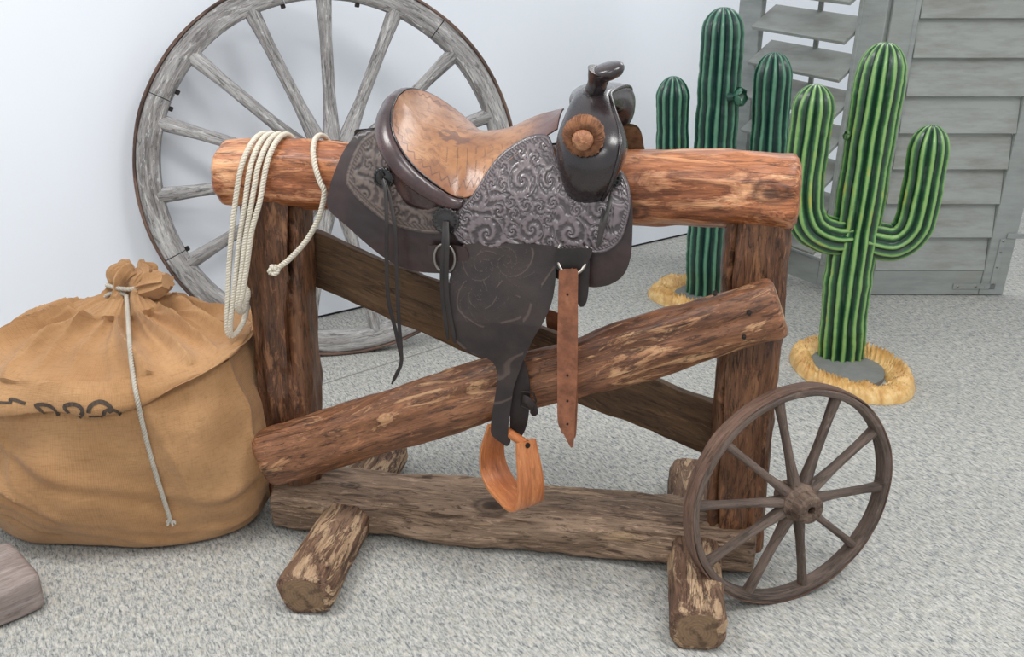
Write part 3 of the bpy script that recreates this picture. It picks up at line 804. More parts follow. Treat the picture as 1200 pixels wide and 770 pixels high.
def flower_bud(root, p, d, mat, size):
    mb = MB(); d = np.array(d, float); d /= np.linalg.norm(d)
    s1 = np.cross(d, Z); s1 /= np.linalg.norm(s1); s2 = np.cross(d, s1)
    for k in range(5):
        a_ = 2*math.pi*k/5+.3; e = math.cos(a_)*s1+math.sin(a_)*s2
        n = 10; V_ = []
        for i in range(n):
            t = i/(n-1); w_ = size*.55*math.sin(math.pi*(t*.85+.08)); c_ = np.array(p)+d*size*(.15+t*.9)+e*size*(.55*math.sin(t*2.2))
            sd_ = np.cross(d, e)
            for q in (-1, -.4, .4, 1): V_.append(c_+sd_*w_*q+e*size*.12*(1-q*q)-d*.0)
        F_ = [(i*4+q, i*4+q+1, (i+1)*4+q+1, (i+1)*4+q) for i in range(n-1) for q in range(3)]
        nv = len(V_)
        V2 = [np.array(v)+e*.002 for v in V_]
        mb.add(V_+V2, F_+[tuple(reversed([x+nv for x in f])) for f in F_], None, [.7]*(2*nv))
    V_, F_, G_ = tube([np.array(p)-d*size*.3, np.array(p)+d*size*.3], lambda t: size*.35*(1-.3*t), 12); mb.add(V_, F_, G_, [.4]*len(V_))
    return mb.build('bud', mat, root)

def build_cactus(foot, Yp, trunk_px, trad, arms, mat, label, seed, ribs, base, buds=(), lean=0.0):
    o = at_z(foot[0], foot[1], .035); o = np.array([o[0], o[1], 0])
    root = empty('cactus_statue', o); tag(root, label, 'cactus')
    Y0 = o[1]
    def pt(x, y, dy=0): return at_Y(x, y, Y0+dy)-o
    tp = [pt(x, y) for x, y in trunk_px]; tp[0][2] = .02
    put('trunk', [rib_tube(crom(tp, 60), trad, ribs, .17, dome=trad*1.3, n=190, seed=seed, taperb=1.0)], mat, root)
    for (px, r_, dy) in arms:
        P = crom([pt(x, y, dy*min(1, i/2)) for i, (x, y) in enumerate(px)], 60)
        put('arm', [rib_tube(P, r_, 12, .18, dome=r_*1.3, n=130, seed=seed+3+r_*100, taperb=.95)], mat, root)
    cactus_base(root, *base)
    for (x, y, dy, d, s_) in buds: flower_bud(root, pt(x, y, dy), d, mat, s_)
    return root
pxm = lambda y: 3.35/1130
build_cactus((985, 412), 0, [(985, 418), (993, 330), (1006, 250), (1020, 160), (1032, 90), (1039, 49)], .083,
             [([(1000, 275), (972, 276), (948, 262), (941, 230), (946, 180), (952, 135), (957, 98)], .070, -.02),
              ([(1010, 278), (1045, 284), (1068, 268), (1078, 235), (1085, 195), (1093, 146)], .070, -.02)],
             M['cactusR'], 'bright green three-armed cactus statue on ochre base in front of the shutter', 3, 14, (.196, .285, .062, 0, 3, .56, -.115), buds=((997, 160, -.0, (-1, -.3, .3), .022),))
build_cactus((828, 338), 0, [(826, 345), (829, 280), (836, 200), (842, 110), (846, 55), (848, 8)], .089,
             [([(815, 235), (798, 232), (789, 215), (788, 180), (788, 140), (789, 89)], .068, .02),
              ([(850, 240), (880, 238), (896, 220), (900, 180), (904, 120), (908, 61)], .078, -.02)],
             M['cactusL'], 'darker blue-green cactus statue half hidden behind the rail, nearer the wall', 9, 14, (.25, .25, .062, 0, 9, .52, -.03), buds=((858, 114, -.092, (.75, -.7, .1), .052),))

# ------------------------------------------------------------------ folding shutter
sm = at_z(988, 345)
TIL = R(6)
ez = np.array([0, -math.sin(TIL), math.cos(TIL)])
screen = empty('folding_shutter', sm); tag(screen, 'two-panel grey louvered wooden shutter standing folded behind the cacti', 'shutter')
def shutter_leaf(hinge, wdir, width, height, side, slat_tilt, rod, first_px=None):
    wdir = np.array(wdir, float); wdir /= np.linalg.norm(wdir)
    nd = np.cross(wdir, ez) if side > 0 else np.cross(ez, wdir)       # towards the viewer
    if nd[1] > 0: nd = -nd
    th = .016; st = .108 if side > 0 else .128; O = np.array(hinge, float)
    root = empty('panel', (0, 0, 0)); root.parent = screen
    def P(a_, z_, d_=0): return O+wdir*a_+ez*z_+nd*d_
    mb = MB()
    def bar(a0, a1, z0, z1, d=0, t=th, bev=.003, vert=False):
        V_, F_, G_ = boxm(P((a0+a1)/2, (z0+z1)/2, d), wdir*(a1-a0)/2, ez*(z1-z0)/2, nd*t, bev)
        mb.add(V_, F_, [(g[1], g[0], g[2]) for g in G_])
    bar(0, st, .004, height); bar(width-st, width, .004, height)
    bar(st+.001, width-st-.001, .004, .122, t=th*.9); bar(st+.001, width-st-.001, height-.11, height, t=th*.9)
    bar(st-.022, st-.002, .105, height-.11, d=.004, t=th)          # bead next to the louvers
    fr = mb.build('frame', M['shutter'], root, smooth=False)
    ml = MB(); z_ = .105+.103; pitch = .152; sw_ = .172
    while z_ < height-.13:
        a_ = slat_tilt
        up = ez*math.cos(a_)+nd*math.sin(a_)*-1      # top edge leans away from the viewer
        nn = nd*math.cos(a_)+ez*math.sin(a_)
        V_, F_, G_ = boxm(P(width/2, z_, -.002), wdir*(width/2-st-.002), up*sw_/2, nn*(.0055 if side > 0 else .0085), .002)
        ml.add(V_, F_, [(g[0], g[1], g[2]+z_*7) for g in G_])
        z_ += pitch
    ml.build('louvers', M['louver'], root, smooth=False)
    if rod:
        V_, F_, G_ = boxm(P(width*.5, height*.52, -.072), wdir*.010, ez*(height*.40), nd*.008, .002)
        put('tilt_rod', [(V_, F_, G_)], M['louver'], root)
    return root, P, nd
HGT = 1.95
leafR, PR, ndR = shutter_leaf((.004, 0, 0), (1, 0, 0), .70, HGT, 1, R(12), False)
leafL, PL, ndL = shutter_leaf((-.004, 0, 0), (-math.cos(R(53)), math.sin(R(53))*math.cos(TIL), math.sin(R(53))*math.sin(TIL)), .74, HGT, -1, R(62), True)
# iron corner bracket and hook on the right leaf
mb = MB()
for (a0, a1, z0, z1) in ((.47, .655, .035, .060), (.63, .655, .035, .27)):
    mb.add(*boxm(PR((a0+a1)/2, (z0+z1)/2, .0185), np.array([(a1-a0)/2, 0, 0]), ez*(z1-z0)/2, ndR*.002, .001))
ob = mb.build('corner_bracket', M['shutter'], leafR, smooth=False)
for (a_, z_) in ((.49, .047), (.57, .047), (.643, .06), (.643, .14), (.643, .21), (.643, .262)):
    p = PR(a_, z_, .021); V_, F_, G_ = tube([p-ndR*.001, p+ndR*.0015, p+ndR*.002], lambda t: .006*(1-.5*t), 12)
    put('screw', [(V_, F_, G_)], M['steel'], ob)
put('hook', [boxm(PR(.73, .285, .020), np.array([.075, 0, 0]), ez*.012, ndR*.0025, .001)], M['shutter'], leafR)
for z_ in (.25, 1.7):
    put('hinge', [tube([PR(-.004, z_-.04, -.02), PR(-.004, z_+.04, -.02)], .006, 12)], M['darkiron'], leafR)

# ------------------------------------------------------------------ grey beam at the lower left
bz = .095
c0 = at_z(50, 672, bz); c1 = at_z(0, 692, bz); d1 = (c1-c0)/np.linalg.norm(c1-c0); d2 = np.array([d1[1], -d1[0], 0])
if d2[1] < 0: d2 = -d2
bm = empty('timber_beam', (c0[0], c0[1], 0)); tag(bm, 'end of a thick grey timber beam lying on the carpet left of the sack', 'beam')
wbm = .21
pA = np.array([0, 0, bz/2])+d2*wbm/2; pB = pA+d1*.7
put('beam', [timber(pA, pB, wbm, bz, ex=7, seed=61, n=70, m=64, wav=.008, chamfer=.02)], M['beam'], bm)

# ------------------------------------------------------------------ saddle
exec_saddle = True
SU = -.04
ROLL = R(15)
SO = rw((SU, RAILV, RAILZ))
saddle = empty('western_saddle', SO, (0, 0, YAW))
tag(saddle, 'dark tooled leather western saddle with tan seat strapped over the log rail', 'saddle')
cr_, sr_ = math.cos(ROLL), math.sin(ROLL)
def sl(p):      # rolled saddle coordinates -> saddle frame
    x, y, z = p; return np.array([x, y*cr_-z*sr_, z*cr_+y*sr_])
SY = RV*cr_+Z*sr_; SZ = -RV*sr_+Z*cr_
def spx(x, y, yy):   # point of rolled coordinates on plane y = yy
    q = on_plane(x, y, SO+SY*yy, SY)-SO; return np.array([q@RU, yy, q@SZ])
def vpx(x, y, vv):   # unrolled saddle frame, plane V = vv
    q = on_plane(x, y, SO+RV*vv, RV)-SO; return np.array([q@RU, vv, q[2]])
DZ = [(.24, .0), (.19, .015), (.15, .045), (.12, .072), (.09, .098), (.05, .130), (.02, .148), (-.02, .166), (-.06, .180), (-.10, .190), (-.16, .197), (-.30, .200)][::-1]
def D(x, z): return float(np.interp(z, [d[0] for d in DZ], [d[1] for d in DZ]))
def surf_px(x, y, off=0):
    lo, hi = 0.0, .26
    f = lambda yy: (lambda p: D(p[0], p[2])+off-yy)(spx(x, y, -yy))
    for _ in range(40):
        m = (lo+hi)/2
        if f(m) > 0: lo = m
        else: hi = m
    return spx(x, y, -lo)
def pip(poly, x, y):
    c = False; n = len(poly); j = n-1
    for i in range(n):
        xi, yi = poly[i]; xj, yj = poly[j]
        if (yi > y) != (yj > y) and x < (xj-xi)*(y-yi)/(yj-yi)+xi: c = not c
        j = i
    return c
def patch(outline, step, seed=0, smoothn=3):
    """triangulated sheet inside a closed 2-D outline; returns points, faces, distance to edge"""
    O = np.array(outline, float)
    Oc = crom(list(O)+[O[0]], len(O)*smoothn+1)
    L = arclen(Oc)[-1]; Oc = resample(Oc, max(40, int(L/step)))[:-1]
    mn, mx = Oc.min(0), Oc.max(0)
    gx = np.arange(mn[0], mx[0], step); gy = np.arange(mn[1], mx[1], step*.87)
    A = Oc; Bp = np.roll(Oc, -1, 0)
    XX, YY = np.meshgrid(gx, gy); XX = XX+(np.arange(len(gy)) % 2)[:, None]*step*.5
    Q = np.stack([XX.ravel(), YY.ravel()], 1)
    ins = np.zeros(len(Q), bool)
    for i in range(len(A)):
        xi, yi = A[i]; xj, yj = Bp[i]
        cnd = ((yi > Q[:, 1]) != (yj > Q[:, 1]))
        with np.errstate(divide='ignore', invalid='ignore'):
            xc = (xj-xi)*(Q[:, 1]-yi)/(yj-yi)+xi
        ins ^= cnd & (Q[:, 0] < xc)
    Q = Q[ins]
    def dist(Q):
        d = np.full(len(Q), 1e9)
        for i in range(len(A)):
            ab = Bp[i]-A[i]; t = np.clip(((Q-A[i])@ab)/(ab@ab+1e-12), 0, 1); d = np.minimum(d, np.linalg.norm(Q-(A[i]+t[:, None]*ab), axis=1))
        return d
    dq = dist(Q); Q = Q[dq > step*.45]
    P = [Vector(p) for p in np.concatenate([Oc, Q])]
    n = len(Oc)
    r = delaunay_2d_cdt(P, [], [list(range(n))], 1, 1e-7)
    pts = np.array([tuple(v) for v in r[0]])
    return pts, [tuple(f) for f in r[2]], dist(pts)
SCR = []
def scroll(x, z, centers, seed):
    """raised floral scrollwork, 0..1: packed spirals with leafy lobes and stems flowing between them"""
    ds = sorted((math.hypot(x-c[0], z-c[1])/c[2], c) for c in centers)[:2]
    d, (cx, cz, rr, sg) = ds[0]
    r = d*rr; ph = math.atan2(z-cz, x-cx)*sg
    wrp = noise.noise((x*40+seed, z*40, 1))
    sp = math.sin(ph*2 - math.log(r+.003)*6.5 + wrp*1.2)                    # spiral stems
    lob = math.sin(ph*9 + r*260 + 2*wrp)                                       # lobed leaf edges
    vein = math.sin(ph*22 - r*420)
    v = sp + .55*lob*min(1, max(0, (d-.35)*2)) + .22*vein
    if d > .95:
        fl = math.sin(11*noise.noise((x*17+seed, z*17, seed))+(x*.6+z)*240) + .5*math.sin(16*noise.noise((x*34, z*34, seed+3))+x*300)
        k = min(1, (d-.95)/.25); v = v*(1-k)+fl*k
    edge = math.exp(-((d-.97)/.05)**2)
    return max(.5+.5*math.tanh(v*1.9), edge)
def pack(centers, x0, x1, z0, z1, rmin, n, seed):
    rnd = random.Random(seed); out = list(centers)
    for _ in range(n):
        x, z = rnd.uniform(x0, x1), rnd.uniform(z0, z1)
        m = min(math.hypot(x-c[0], z-c[1])-c[2] for c in out)
        if m > rmin: out.append((x, z, min(m, rmin*2.4), rnd.choice((-1, 1))))
    return out
def fine_lines(x, z, centers, seed):
    """thin sparse incised floral lines"""
    best = min(centers, key=lambda c: math.hypot(x-c[0], z-c[1])/c[2])
    cx, cz, rr, sg = best; r = math.hypot(x-cx, z-cz); ph = math.atan2(z-cz, x-cx)*sg
    v = math.sin(ph*1.0+math.log(r+.004)*4.2+1.2*noise.noise((x*14, z*14, seed)))
    v2 = math.sin(ph*5+r*130+2*noise.noise((x*20, z*20, seed+4)))
    g = noise.noise((x*28, z*28, seed+9))
    l1 = math.exp(-(v/.13)**2) if g > -.28 else 0
    l2 = math.exp(-(v2/.13)**2)*.8 if (g > -.08 and r < rr*1.9) else 0
    return max(l1, l2)
def sheet(name, px, off, mat, step=.006, thick=.0035, tool=None, border=.0, amp=.0016, seed=0, surf=None, parent=None, bend=None, rollit=True, curl=None, fine=False):
    P2 = []
    for q in px:
        p = surf_px(q[0], q[1], off) if surf is None else surf(q[0], q[1])
        P2.append((p[0], p[2]))
    pts, Fc, de = patch(P2, step)
    V, A = [], []
    for (x, z), d in zip(pts, de):
        y = -(D(x, z)+off) if bend is None else bend(x, z)
        h = 0.0
        if tool is not None:
            h = (fine_lines if fine else scroll)(x, z, tool, seed)
            if border and not fine:
                if d < border: h = .9 if .35*border < d < .75*border else .25
                elif d < border*1.9: h = .5+.5*math.sin((x+z*1.3)*700)*.9
        if curl: y += curl*math.exp(-d/.008)
        y += .0025*noise.noise((x*18, z*18, seed))
        V.append((x, y-h*amp, z)); A.append(h)
    nv = len(V)
    Vb = [(x, y+thick+a_*amp, z) for (x, y, z), a_ in zip(V, A)]
    # boundary edges -> side walls
    from collections import Counter
    cnt = Counter(); dirn = {}
    for f in Fc:
        for i in range(len(f)):
            a_, b_ = f[i], f[(i+1) % len(f)]; cnt[(min(a_, b_), max(a_, b_))] += 1; dirn[(min(a_, b_), max(a_, b_))] = (a_, b_)
    FF = list(Fc)+[tuple(reversed([i+nv for i in f])) for f in Fc]
    for e, k in cnt.items():
        if k == 1:
            a_, b_ = dirn[e]; FF.append((b_, a_, a_+nv, b_+nv))
    VV = V+Vb
    if rollit: VV = [sl(v) for v in VV]
    return mesh_obj(name, VV, FF, mat, parent or saddle, True, {'amt': np.array(A+[0.0]*nv), 'gc': np.array(VV)})

# skirt (near side)
skirt_px = [(433, 152), (420, 156), (411, 165), (402, 178), (391, 204), (384, 228), (384, 244), (402, 261), (424, 281), (446, 299), (466, 311), (488, 318), (510, 320), (535, 320), (600, 322), (650, 326), (687, 336), (704, 336), (718, 332), (731, 322), (739, 302), (741, 270), (741, 240), (737, 215), (729, 202), (719, 196), (706, 205), (690, 222), (640, 232), (600, 240), (560, 248), (515, 232), (480, 205), (455, 165)]
sheet('skirt', skirt_px, .0, M['skirt'], step=.007, thick=.006, tool=[(-.15, -.08, .04, 1), (.2, -.12, .04, -1), (-.05, -.13, .04, 1)], amp=.0006, border=.006, seed=2)
# far-side skirt, mirrored, with fleece lining towards the viewer
def mirror_sheet(name, pxl, off, mat, inner):
    P2 = []
    for q in pxl: p = surf_px(q[0], q[1], 0); P2.append((p[0], p[2]))
    pts, Fc, de = patch(P2, .010)
    pts = [((x if x > -.1 else -.1+(x+.1)*1.12), (z if x > -.05 else min(z, .085-.02*max(0, -x-.2)*10))) for x, z in pts]
    V = [(x, (D(x, z)+off), z) for (x, z) in pts]
    nv = len(V); Vb = [(x, y-.006, z) for x, y, z in V]
    return mesh_obj(name, [sl(v) for v in V+Vb], [tuple(reversed(f)) for f in Fc]+[tuple(i+nv for i in f) for f in Fc], mat, saddle, True)
mirror_sheet('skirt', skirt_px, .0, M['skirt'], False)
# far-side fleece corner that stands above the rail in front of the fork
P2 = [(.20, .07), (.26, .105), (.295, .110), (.312, .095), (.320, .05), (.318, 0), (.2, 0)]
pts, Fc, de = patch(P2, .008)
mesh_obj('fleece_lining', [sl(v) for v in [(x, .065+(.12-z)*.35+.004*noise.noise((x*50, z*50, 0)), z) for x, z in pts]+[(x, .077+(.12-z)*.35, z) for x, z in pts]],
         [tuple(f) for f in Fc]+[tuple(reversed([i+len(pts) for i in f])) for f in Fc], M['fleece'], saddle)
# rear jockey
rj = [(440, 152), (431, 158), (421, 167), (410, 189), (405, 211), (409, 221), (418, 232), (435, 247), (453, 260), (477, 269), (499, 273), (530, 274), (545, 268), (560, 250), (545, 230), (500, 205), (470, 175), (455, 150)]
sheet('rear_jockey', rj, .008, M['tooled2'], step=.0023, thick=.004, tool=pack([(-.25, .03, .032, 1), (-.21, .085, .026, -1), (-.14, -.02, .024, 1)], -.31, -.02, -.06, .13, .010, 1400, 6), amp=.0018, border=.008, seed=5)
# front jockey with tooling, its silver highlights painted into the colour
fj = [(531, 272), (536, 281), (545, 287), (574, 299), (600, 307), (622, 309.5), (642, 308), (653, 301), (660, 295), (672, 294.5), (684, 296), (704, 296), (717, 291), (728, 280), (735, 260), (739, 237), (736, 216), (727, 201), (717, 194.5), (706, 198), (698, 208), (684, 214.5), (671, 210), (658, 198), (651, 185), (647, 170), (640, 158), (620, 160), (598, 172), (580, 188), (564, 212), (552, 230), (538, 246)]
sheet('front_jockey', fj, .014, M['tooled'], step=.0017, thick=.004, tool=pack([(.015, -.03, .036, 1), (.085, .070, .030, -1), (.19, -.02, .032, 1)], -.05, .26, -.10, .13, .0105, 1400, 5), amp=.0024, border=.006, seed=8)

# seat
Ec = [(.150, -.052, .150), (.125, -.066, .138), (.085, -.085, .118), (.045, -.108, .090), (.012, -.130, .060), (-.015, -.146, .040), (-.05, -.152, .036), (-.088, -.163, .066), (-.128, -.162, .101), (-.163, -.143, .136), (-.187, -.108, .163), (-.199, -.060, .183), (-.203, -.0, .192)]
Cc = [(.150, 0, .160), (.120, 0, .140), (.09, 0, .124), (.055, 0, .112), (.022, 0, .103), (-.01, 0, .098), (-.04, 0, .096), (-.075, 0, .099), (-.11, 0, .110), (-.143, 0, .128), (-.17, 0, .150), (-.190, 0, .173), (-.203, 0, .192)]
nt, nq = 300, 240
E_ = crom(Ec, nt); C_ = crom(Cc, nt)
V, G, A = [], [], []
for i in range(nt):
    t = i/(nt-1)
    for j in range(nq):
        q = -1+2*j/(nq-1); s = abs(q); sg = 1 if q < 0 else -1
        e = E_[i].copy(); e[1] *= sg; c = C_[i]
        p = c+(e-c)*s
        pw = 2.2 if t < .5 else 2.2-.5*min(1, (t-.5)*4)
        zz = c[2]+(e[2]-c[2])*s**pw
        p[2] = zz
        # stitched zig-zag and feathering lines on the seat
        al = arcc = t*1.0
        tri = abs(((t*26) % 1)*2-1); line = .80+.11*tri
        ink = 0
        if .36 < t and s > .4:
            ink = max(0, 1-abs(s-line)/.02)
        if .10 < t < .62 and s < .80:
            fe = abs(((t*20+s*3.2*(1-.5*s)) % 1)*2-1)
            ink = max(ink, .9*max(0, 1-(1-fe)/.11)*(1 if .28 < s < .78 and noise.noise((t*30, s*4, 2)) > -.05 else 0))
        if t > .55 and .3 < s < .78:
            fe = abs(((s*11+math.sin(t*40)*.8) % 1)*2-1)
            ink = max(ink, .75*max(0, 1-(1-fe)/.12)*(1 if noise.noise((t*12, q*5, 7)) > .12 else 0))
        stain = max(0, 1-((t-.60)/.13)**2-((q+.02)/.30)**2)*.9*(1 if noise.noise((t*16, q*7, 5)) > -.12 else .35)
        fr_ = 1-min(1, t/.30)
        V.append(sl(p)); G.append((s**2*(1 if t > .3 else .8), fr_*1.25, stain)); A.append(ink)
Fc = [(i*nq+j, i*nq+j+1, (i+1)*nq+j+1, (i+1)*nq+j) for i in range(nt-1) for j in range(nq-1)]
so = mesh_obj('seat', V, [f[::-1] for f in Fc], M['seat'], saddle, True, {'gc': np.array(G), 'amt': np.array(A)})
tag(so, 'smooth tan seat with dark scratched zigzag lines')
sm_ = so.modifiers.new('thick', 'SOLIDIFY'); sm_.thickness = .004; sm_.offset = -1
# cantle roll following the seat edge
i0 = int(nt*.47)
edge = list(E_[i0:])+[np.array([p[0], -p[1], p[2]]) for p in E_[i0:-1][::-1]]
edge = resample(np.array(edge), 150)
T, N, B = frames(edge, ref=(0, 0, 1))
outw = []
cen = np.array([-.05, 0, .1])
V, G, Fc = [], [], []; m = 22
for i, p in enumerate(edge):
    u_ = i/(len(edge)-1); o_ = np.array([p[0]+.03, p[1]*1.0, 0]); o_ /= np.linalg.norm(o_)
    tn = T[i]; o_ = o_-tn*np.dot(o_, tn); o_ /= np.linalg.norm(o_)
    dn = np.cross(tn, o_); dn = dn if dn[2] > 0 else -dn
    k = math.sin(math.pi*min(1, max(0, u_*1.0)))**.35
    wa, wb = .0065+.0155*k, .006+.009*k
    tl = R(-38)
    a1 = o_*math.cos(tl)+dn*math.sin(tl); a2 = -o_*math.sin(tl)+dn*math.cos(tl)
    c = p+a1*wa*.95-dn*.002
    for (aa, bb) in ring(wa, wb, m, 2.2):
        V.append(sl(c+a1*aa+a2*bb)); G.append((i*.003, aa, bb))
for i in range(len(edge)-1):
    for k in range(m):
        l = (k+1) % m; Fc.append((i*m+k, i*m+l, (i+1)*m+l, (i+1)*m+k))
Fc.append(tuple(reversed(range(m)))); Fc.append(tuple(range((len(edge)-1)*m, len(edge)*m)))
put('cantle_roll', [(V, Fc, G)], M['rimleather'], saddle)
# welt cord between seat and roll
V_, F_, G_ = tube(np.array([sl(p+np.array([0, 0, .003])) for p in edge]), .0022, 8)
put('cantle_welt', [(V_, F_, G_)], M['black'], saddle)
# back wall of the cantle down to the skirts
V, Fc = [], []
for i, p in enumerate(edge):
    for k in range(8):
        t = k/7; y = p[1]*(1+.02*t); z = p[2]-.01+(-.02-p[2]*.25)*0 - t*(p[2]*.75)
        V.append(sl((p[0]-.014-.006*t, y*(1-.05*t), z)))
for i in range(len(edge)-1):
    for k in range(7): Fc.append((i*8+k, i*8+k+1, (i+1)*8+k+1, (i+1)*8+k))
ob = mesh_obj('cantle_back', V, Fc, M['rimleather'], saddle, True)
mm = ob.modifiers.new('thick', 'SOLIDIFY'); mm.thickness = .006; mm.offset = 0
# saddle tree bars resting on the rail, under the leather
for s in (-1, 1):
    V_, F_, G_, A_ = timber((-.20, s*.082, .020), (.22, s*.082, .020), .04, .06, ex=2.6, seed=70+s, n=30, m=20, wav=.004)
    put('tree_bar', [([sl(v) for v in V_], F_, G_, A_)], M['skirt'], saddle)

# fork with swells: arch swept across the saddle
ah = [(.206, .104, .012), (.208, .124, .050), (.210, .130, .095), (.210, .112, .140), (.209, .072, .172), (.208, 0, .190)]
arch = crom([(x, -y, z) for x, y, z in ah]+[(x, y, z) for x, y, z in ah[-2::-1]], 90)
V, G, Fc = [], [], []; m = 36
for i, p in enumerate(arch):
    u_ = i/(len(arch)-1); a_ = abs(u_-.5)*2
    t_ = arch[min(i+1, 89)]-arch[max(i-1, 0)]; t_ /= np.linalg.norm(t_)
    rad = np.array([0, -t_[2], t_[1]]); rad = rad if rad@np.array([0, p[1], p[2]-.05]) > 0 else -rad
    sw_ = math.exp(-((a_-.52)/.27)**2); sx = math.exp(-((a_-.40)/.34)**2)
    rx = .034+.040*sx; rr = .022+.034*sw_; p = p+np.array([.012*sx-.004, 0, 0])
    for k in range(m):
        th = 2*math.pi*k/m; cx, cz = math.cos(th), math.sin(th)
        xx = rx*cx; zz = rr*cz
        if cx > 0: xx = rx*.95*cx**.6; zz = rr*math.copysign(abs(cz)**.75, cz)    # flatter front face
        V.append(sl(p+np.array([xx+.010, 0, 0])+rad*zz)); G.append((u_, xx, zz))
for i in range(len(arch)-1):
    for k in range(m):
        l = (k+1) % m; Fc.append((i*m+k, i*m+l, (i+1)*m+l, (i+1)*m+k))
Fc.append(tuple(range(m))[::-1]); Fc.append(tuple(range((len(arch)-1)*m, len(arch)*m)))
put('fork', [(V, Fc, G)], M['fork'], saddle)
# raised front lip of the fork
lip = []
for i, p in enumerate(arch):
    u_ = i/(len(arch)-1); a_ = abs(u_-.5)*2; sw_ = math.exp(-((a_-.52)/.27)**2); sx = math.exp(-((a_-.40)/.34)**2)
    t_ = arch[min(i+1, 89)]-arch[max(i-1, 0)]; t_ /= np.linalg.norm(t_)
    rad = np.array([0, -t_[2], t_[1]]); rad = rad if rad@np.array([0, p[1], p[2]-.05]) > 0 else -rad
    lip.append(sl(p+np.array([.034+.042*sx, 0, 0])+rad*(.0165+.026*sw_)))
put('fork_lip', [tube(np.array(lip), .0045, 10)], M['fork'], saddle)
# horn
hb = spx(694, 112, 0); ht = spx(702, 90, 0)
horn = crom([hb+np.array([-.004, 0, -.035]), hb+np.array([-.002, 0, -.006]), (hb+ht)/2+np.array([.002, 0, 0]), ht, ht+np.array([.004, 0, .012])], 30)
V_, F_, G_ = tube(np.array([sl(p) for p in horn]), lambda t: .040-.062*t if t < .35 else .0205+.008*max(0, (t-.6)/.4), 24)
put('horn_neck', [(V_, F_, G_)], M['fork'], saddle)
cc = spx(712, 84, 0); ax = np.array([math.cos(R(8)), 0, math.sin(R(8))]); nn_ = np.array([-ax[2], 0, ax[0]])
V, Fc, G = [], [], []; m = 36
prof = [(0.0, -.016), (.5, -.015), (.85, -.010), (.98, -.003), (1.0, .002), (.95, .008), (.8, .012), (.4, .014), (0, .0145)]
for (r_, h_) in prof:
    for k in range(m):
        t = 2*math.pi*k/m
        V.append(sl(cc+ax*(.035*r_*math.cos(t))+np.array([0, 1, 0])*(.031*r_*math.sin(t))+nn_*(h_+.004*math.cos(t)*r_))); G.append((0, r_*math.cos(t), r_*math.sin(t)))
for i in range(len(prof)-1):
    for k in range(m):
        l = (k+1) % m; Fc.append((i*m+k, i*m+l, (i+1)*m+l, (i+1)*m+k))
put('horn_cap', [(V, Fc, G)], M['fork'], saddle)
# wooden peg end with frayed rawhide on the near swell
bvh_fork = None
kc = spx(683, 163, -.180)
def disc_stack(name, c, prof, mat, m=28, lump=0.0, seed=0):
    V, Fc, G = [], [], []
    for (y_, r_) in prof:
        for k in range(m):
            t = 2*math.pi*k/m; rr = r_*(1+lump*noise.noise((math.cos(t)*17+seed, math.sin(t)*17, r_*60)))
            V.append(sl((c[0]+rr*math.cos(t), c[1]-y_+lump*.008*noise.noise((math.cos(t)*6, math.sin(t)*6, r_*200)), c[2]+rr*math.sin(t)))); G.append((y_, rr*math.cos(t), rr*math.sin(t)))
    for i in range(len(prof)-1):
        for k in range(m):
            l = (k+1) % m; Fc.append((i*m+k, i*m+l, (i+1)*m+l, (i+1)*m+k))
    return put(name, [(V, Fc, G)], mat, saddle)
disc_stack('rawhide_ring', kc, [(-.035, .036), (-.02, .040), (-.008, .041), (.000, .037), (.004, .030), (.003, .022), (-.004, .018)], M['fuzz'], 200, .10, 3)
disc_stack('wooden_peg', kc, [(-.02, .021), (.004, .021), (.012, .019), (.017, .014), (.019, .007), (.0195, 0)], M['knob'], 30)

# conchos with leather strings
def concho(x, y, r_, off):
    p = surf_px(x, y, off)
    root = empty('concho'); root.parent = saddle
    V, Fc, G = [], [], []; m = 64
    nrm = np.array([0, -1, .25]); nrm /= np.linalg.norm(nrm); ax1 = np.array([1, 0, 0.]); ax2 = np.cross(ax1, nrm)
    prof = [(1.0, 0), (1.02, .003), (.94, .0052), (.80, .0055), (.76, .004), (.55, .005), (.25, .0065), (0, .007)]
    for i, (k_, h_) in enumerate(prof):
        for k in range(m):
            t = 2*math.pi*k/m; sc = 1+(.05*math.cos(t*16) if i < 4 else 0)
            V.append(sl(p+(ax1*math.cos(t)+ax2*math.sin(t))*r_*k_*sc+nrm*(h_+.001))); G.append((0, math.cos(t)*r_*k_, math.sin(t)*r_*k_))
    for i in range(len(prof)-1):
        for k in range(m):
            l = (k+1) % m; Fc.append((i*m+k, (i+1)*m+k, (i+1)*m+l, i*m+l))
    put('rosette', [(V, Fc, G)], M['black'], root)
    return root, sl(p+nrm*.011)
def thong(root, P, w_=.0035, t_=.0014, name='saddle_string', mat=None, tw=0):
    P = crom([np.array(p, float) for p in P], 60)
    V_, F_, G_ = sweep(P, lambda i, n: ring(t_, w_*(1-.6*max(0, (i/(n-1)-.9)*10)), 10, 4), ref=(0, -1, .01))
    return put(name, [(V_, F_, G_)], mat or M['thong'], root)
c1, q1 = concho(450, 208, .022, .013)
thong(c1, [q1, vpx(452, 225, -.172), vpx(453, 260, -.192), vpx(453, 300, -.194), vpx(455, 350, -.195), vpx(463, 385, -.195), vpx(468, 408, -.196), vpx(471, 424, -.196)], .0042)
thong(c1, [q1+np.array([.004, -.002, -.004]), vpx(457, 232, -.176), vpx(463, 270, -.197), vpx(465, 320, -.199), vpx(467, 370, -.199), vpx(470, 408, -.199), vpx(470, 426, -.199), vpx(464, 440, -.197), vpx(459, 450, -.192)], .0042)
thong(c1, [q1+np.array([-.002, -.002, .0]), q1+np.array([-.003, -.003, .014]), q1+np.array([.004, -.002, .006])], .003)
c2, q2 = concho(523, 258, .0285, .014)
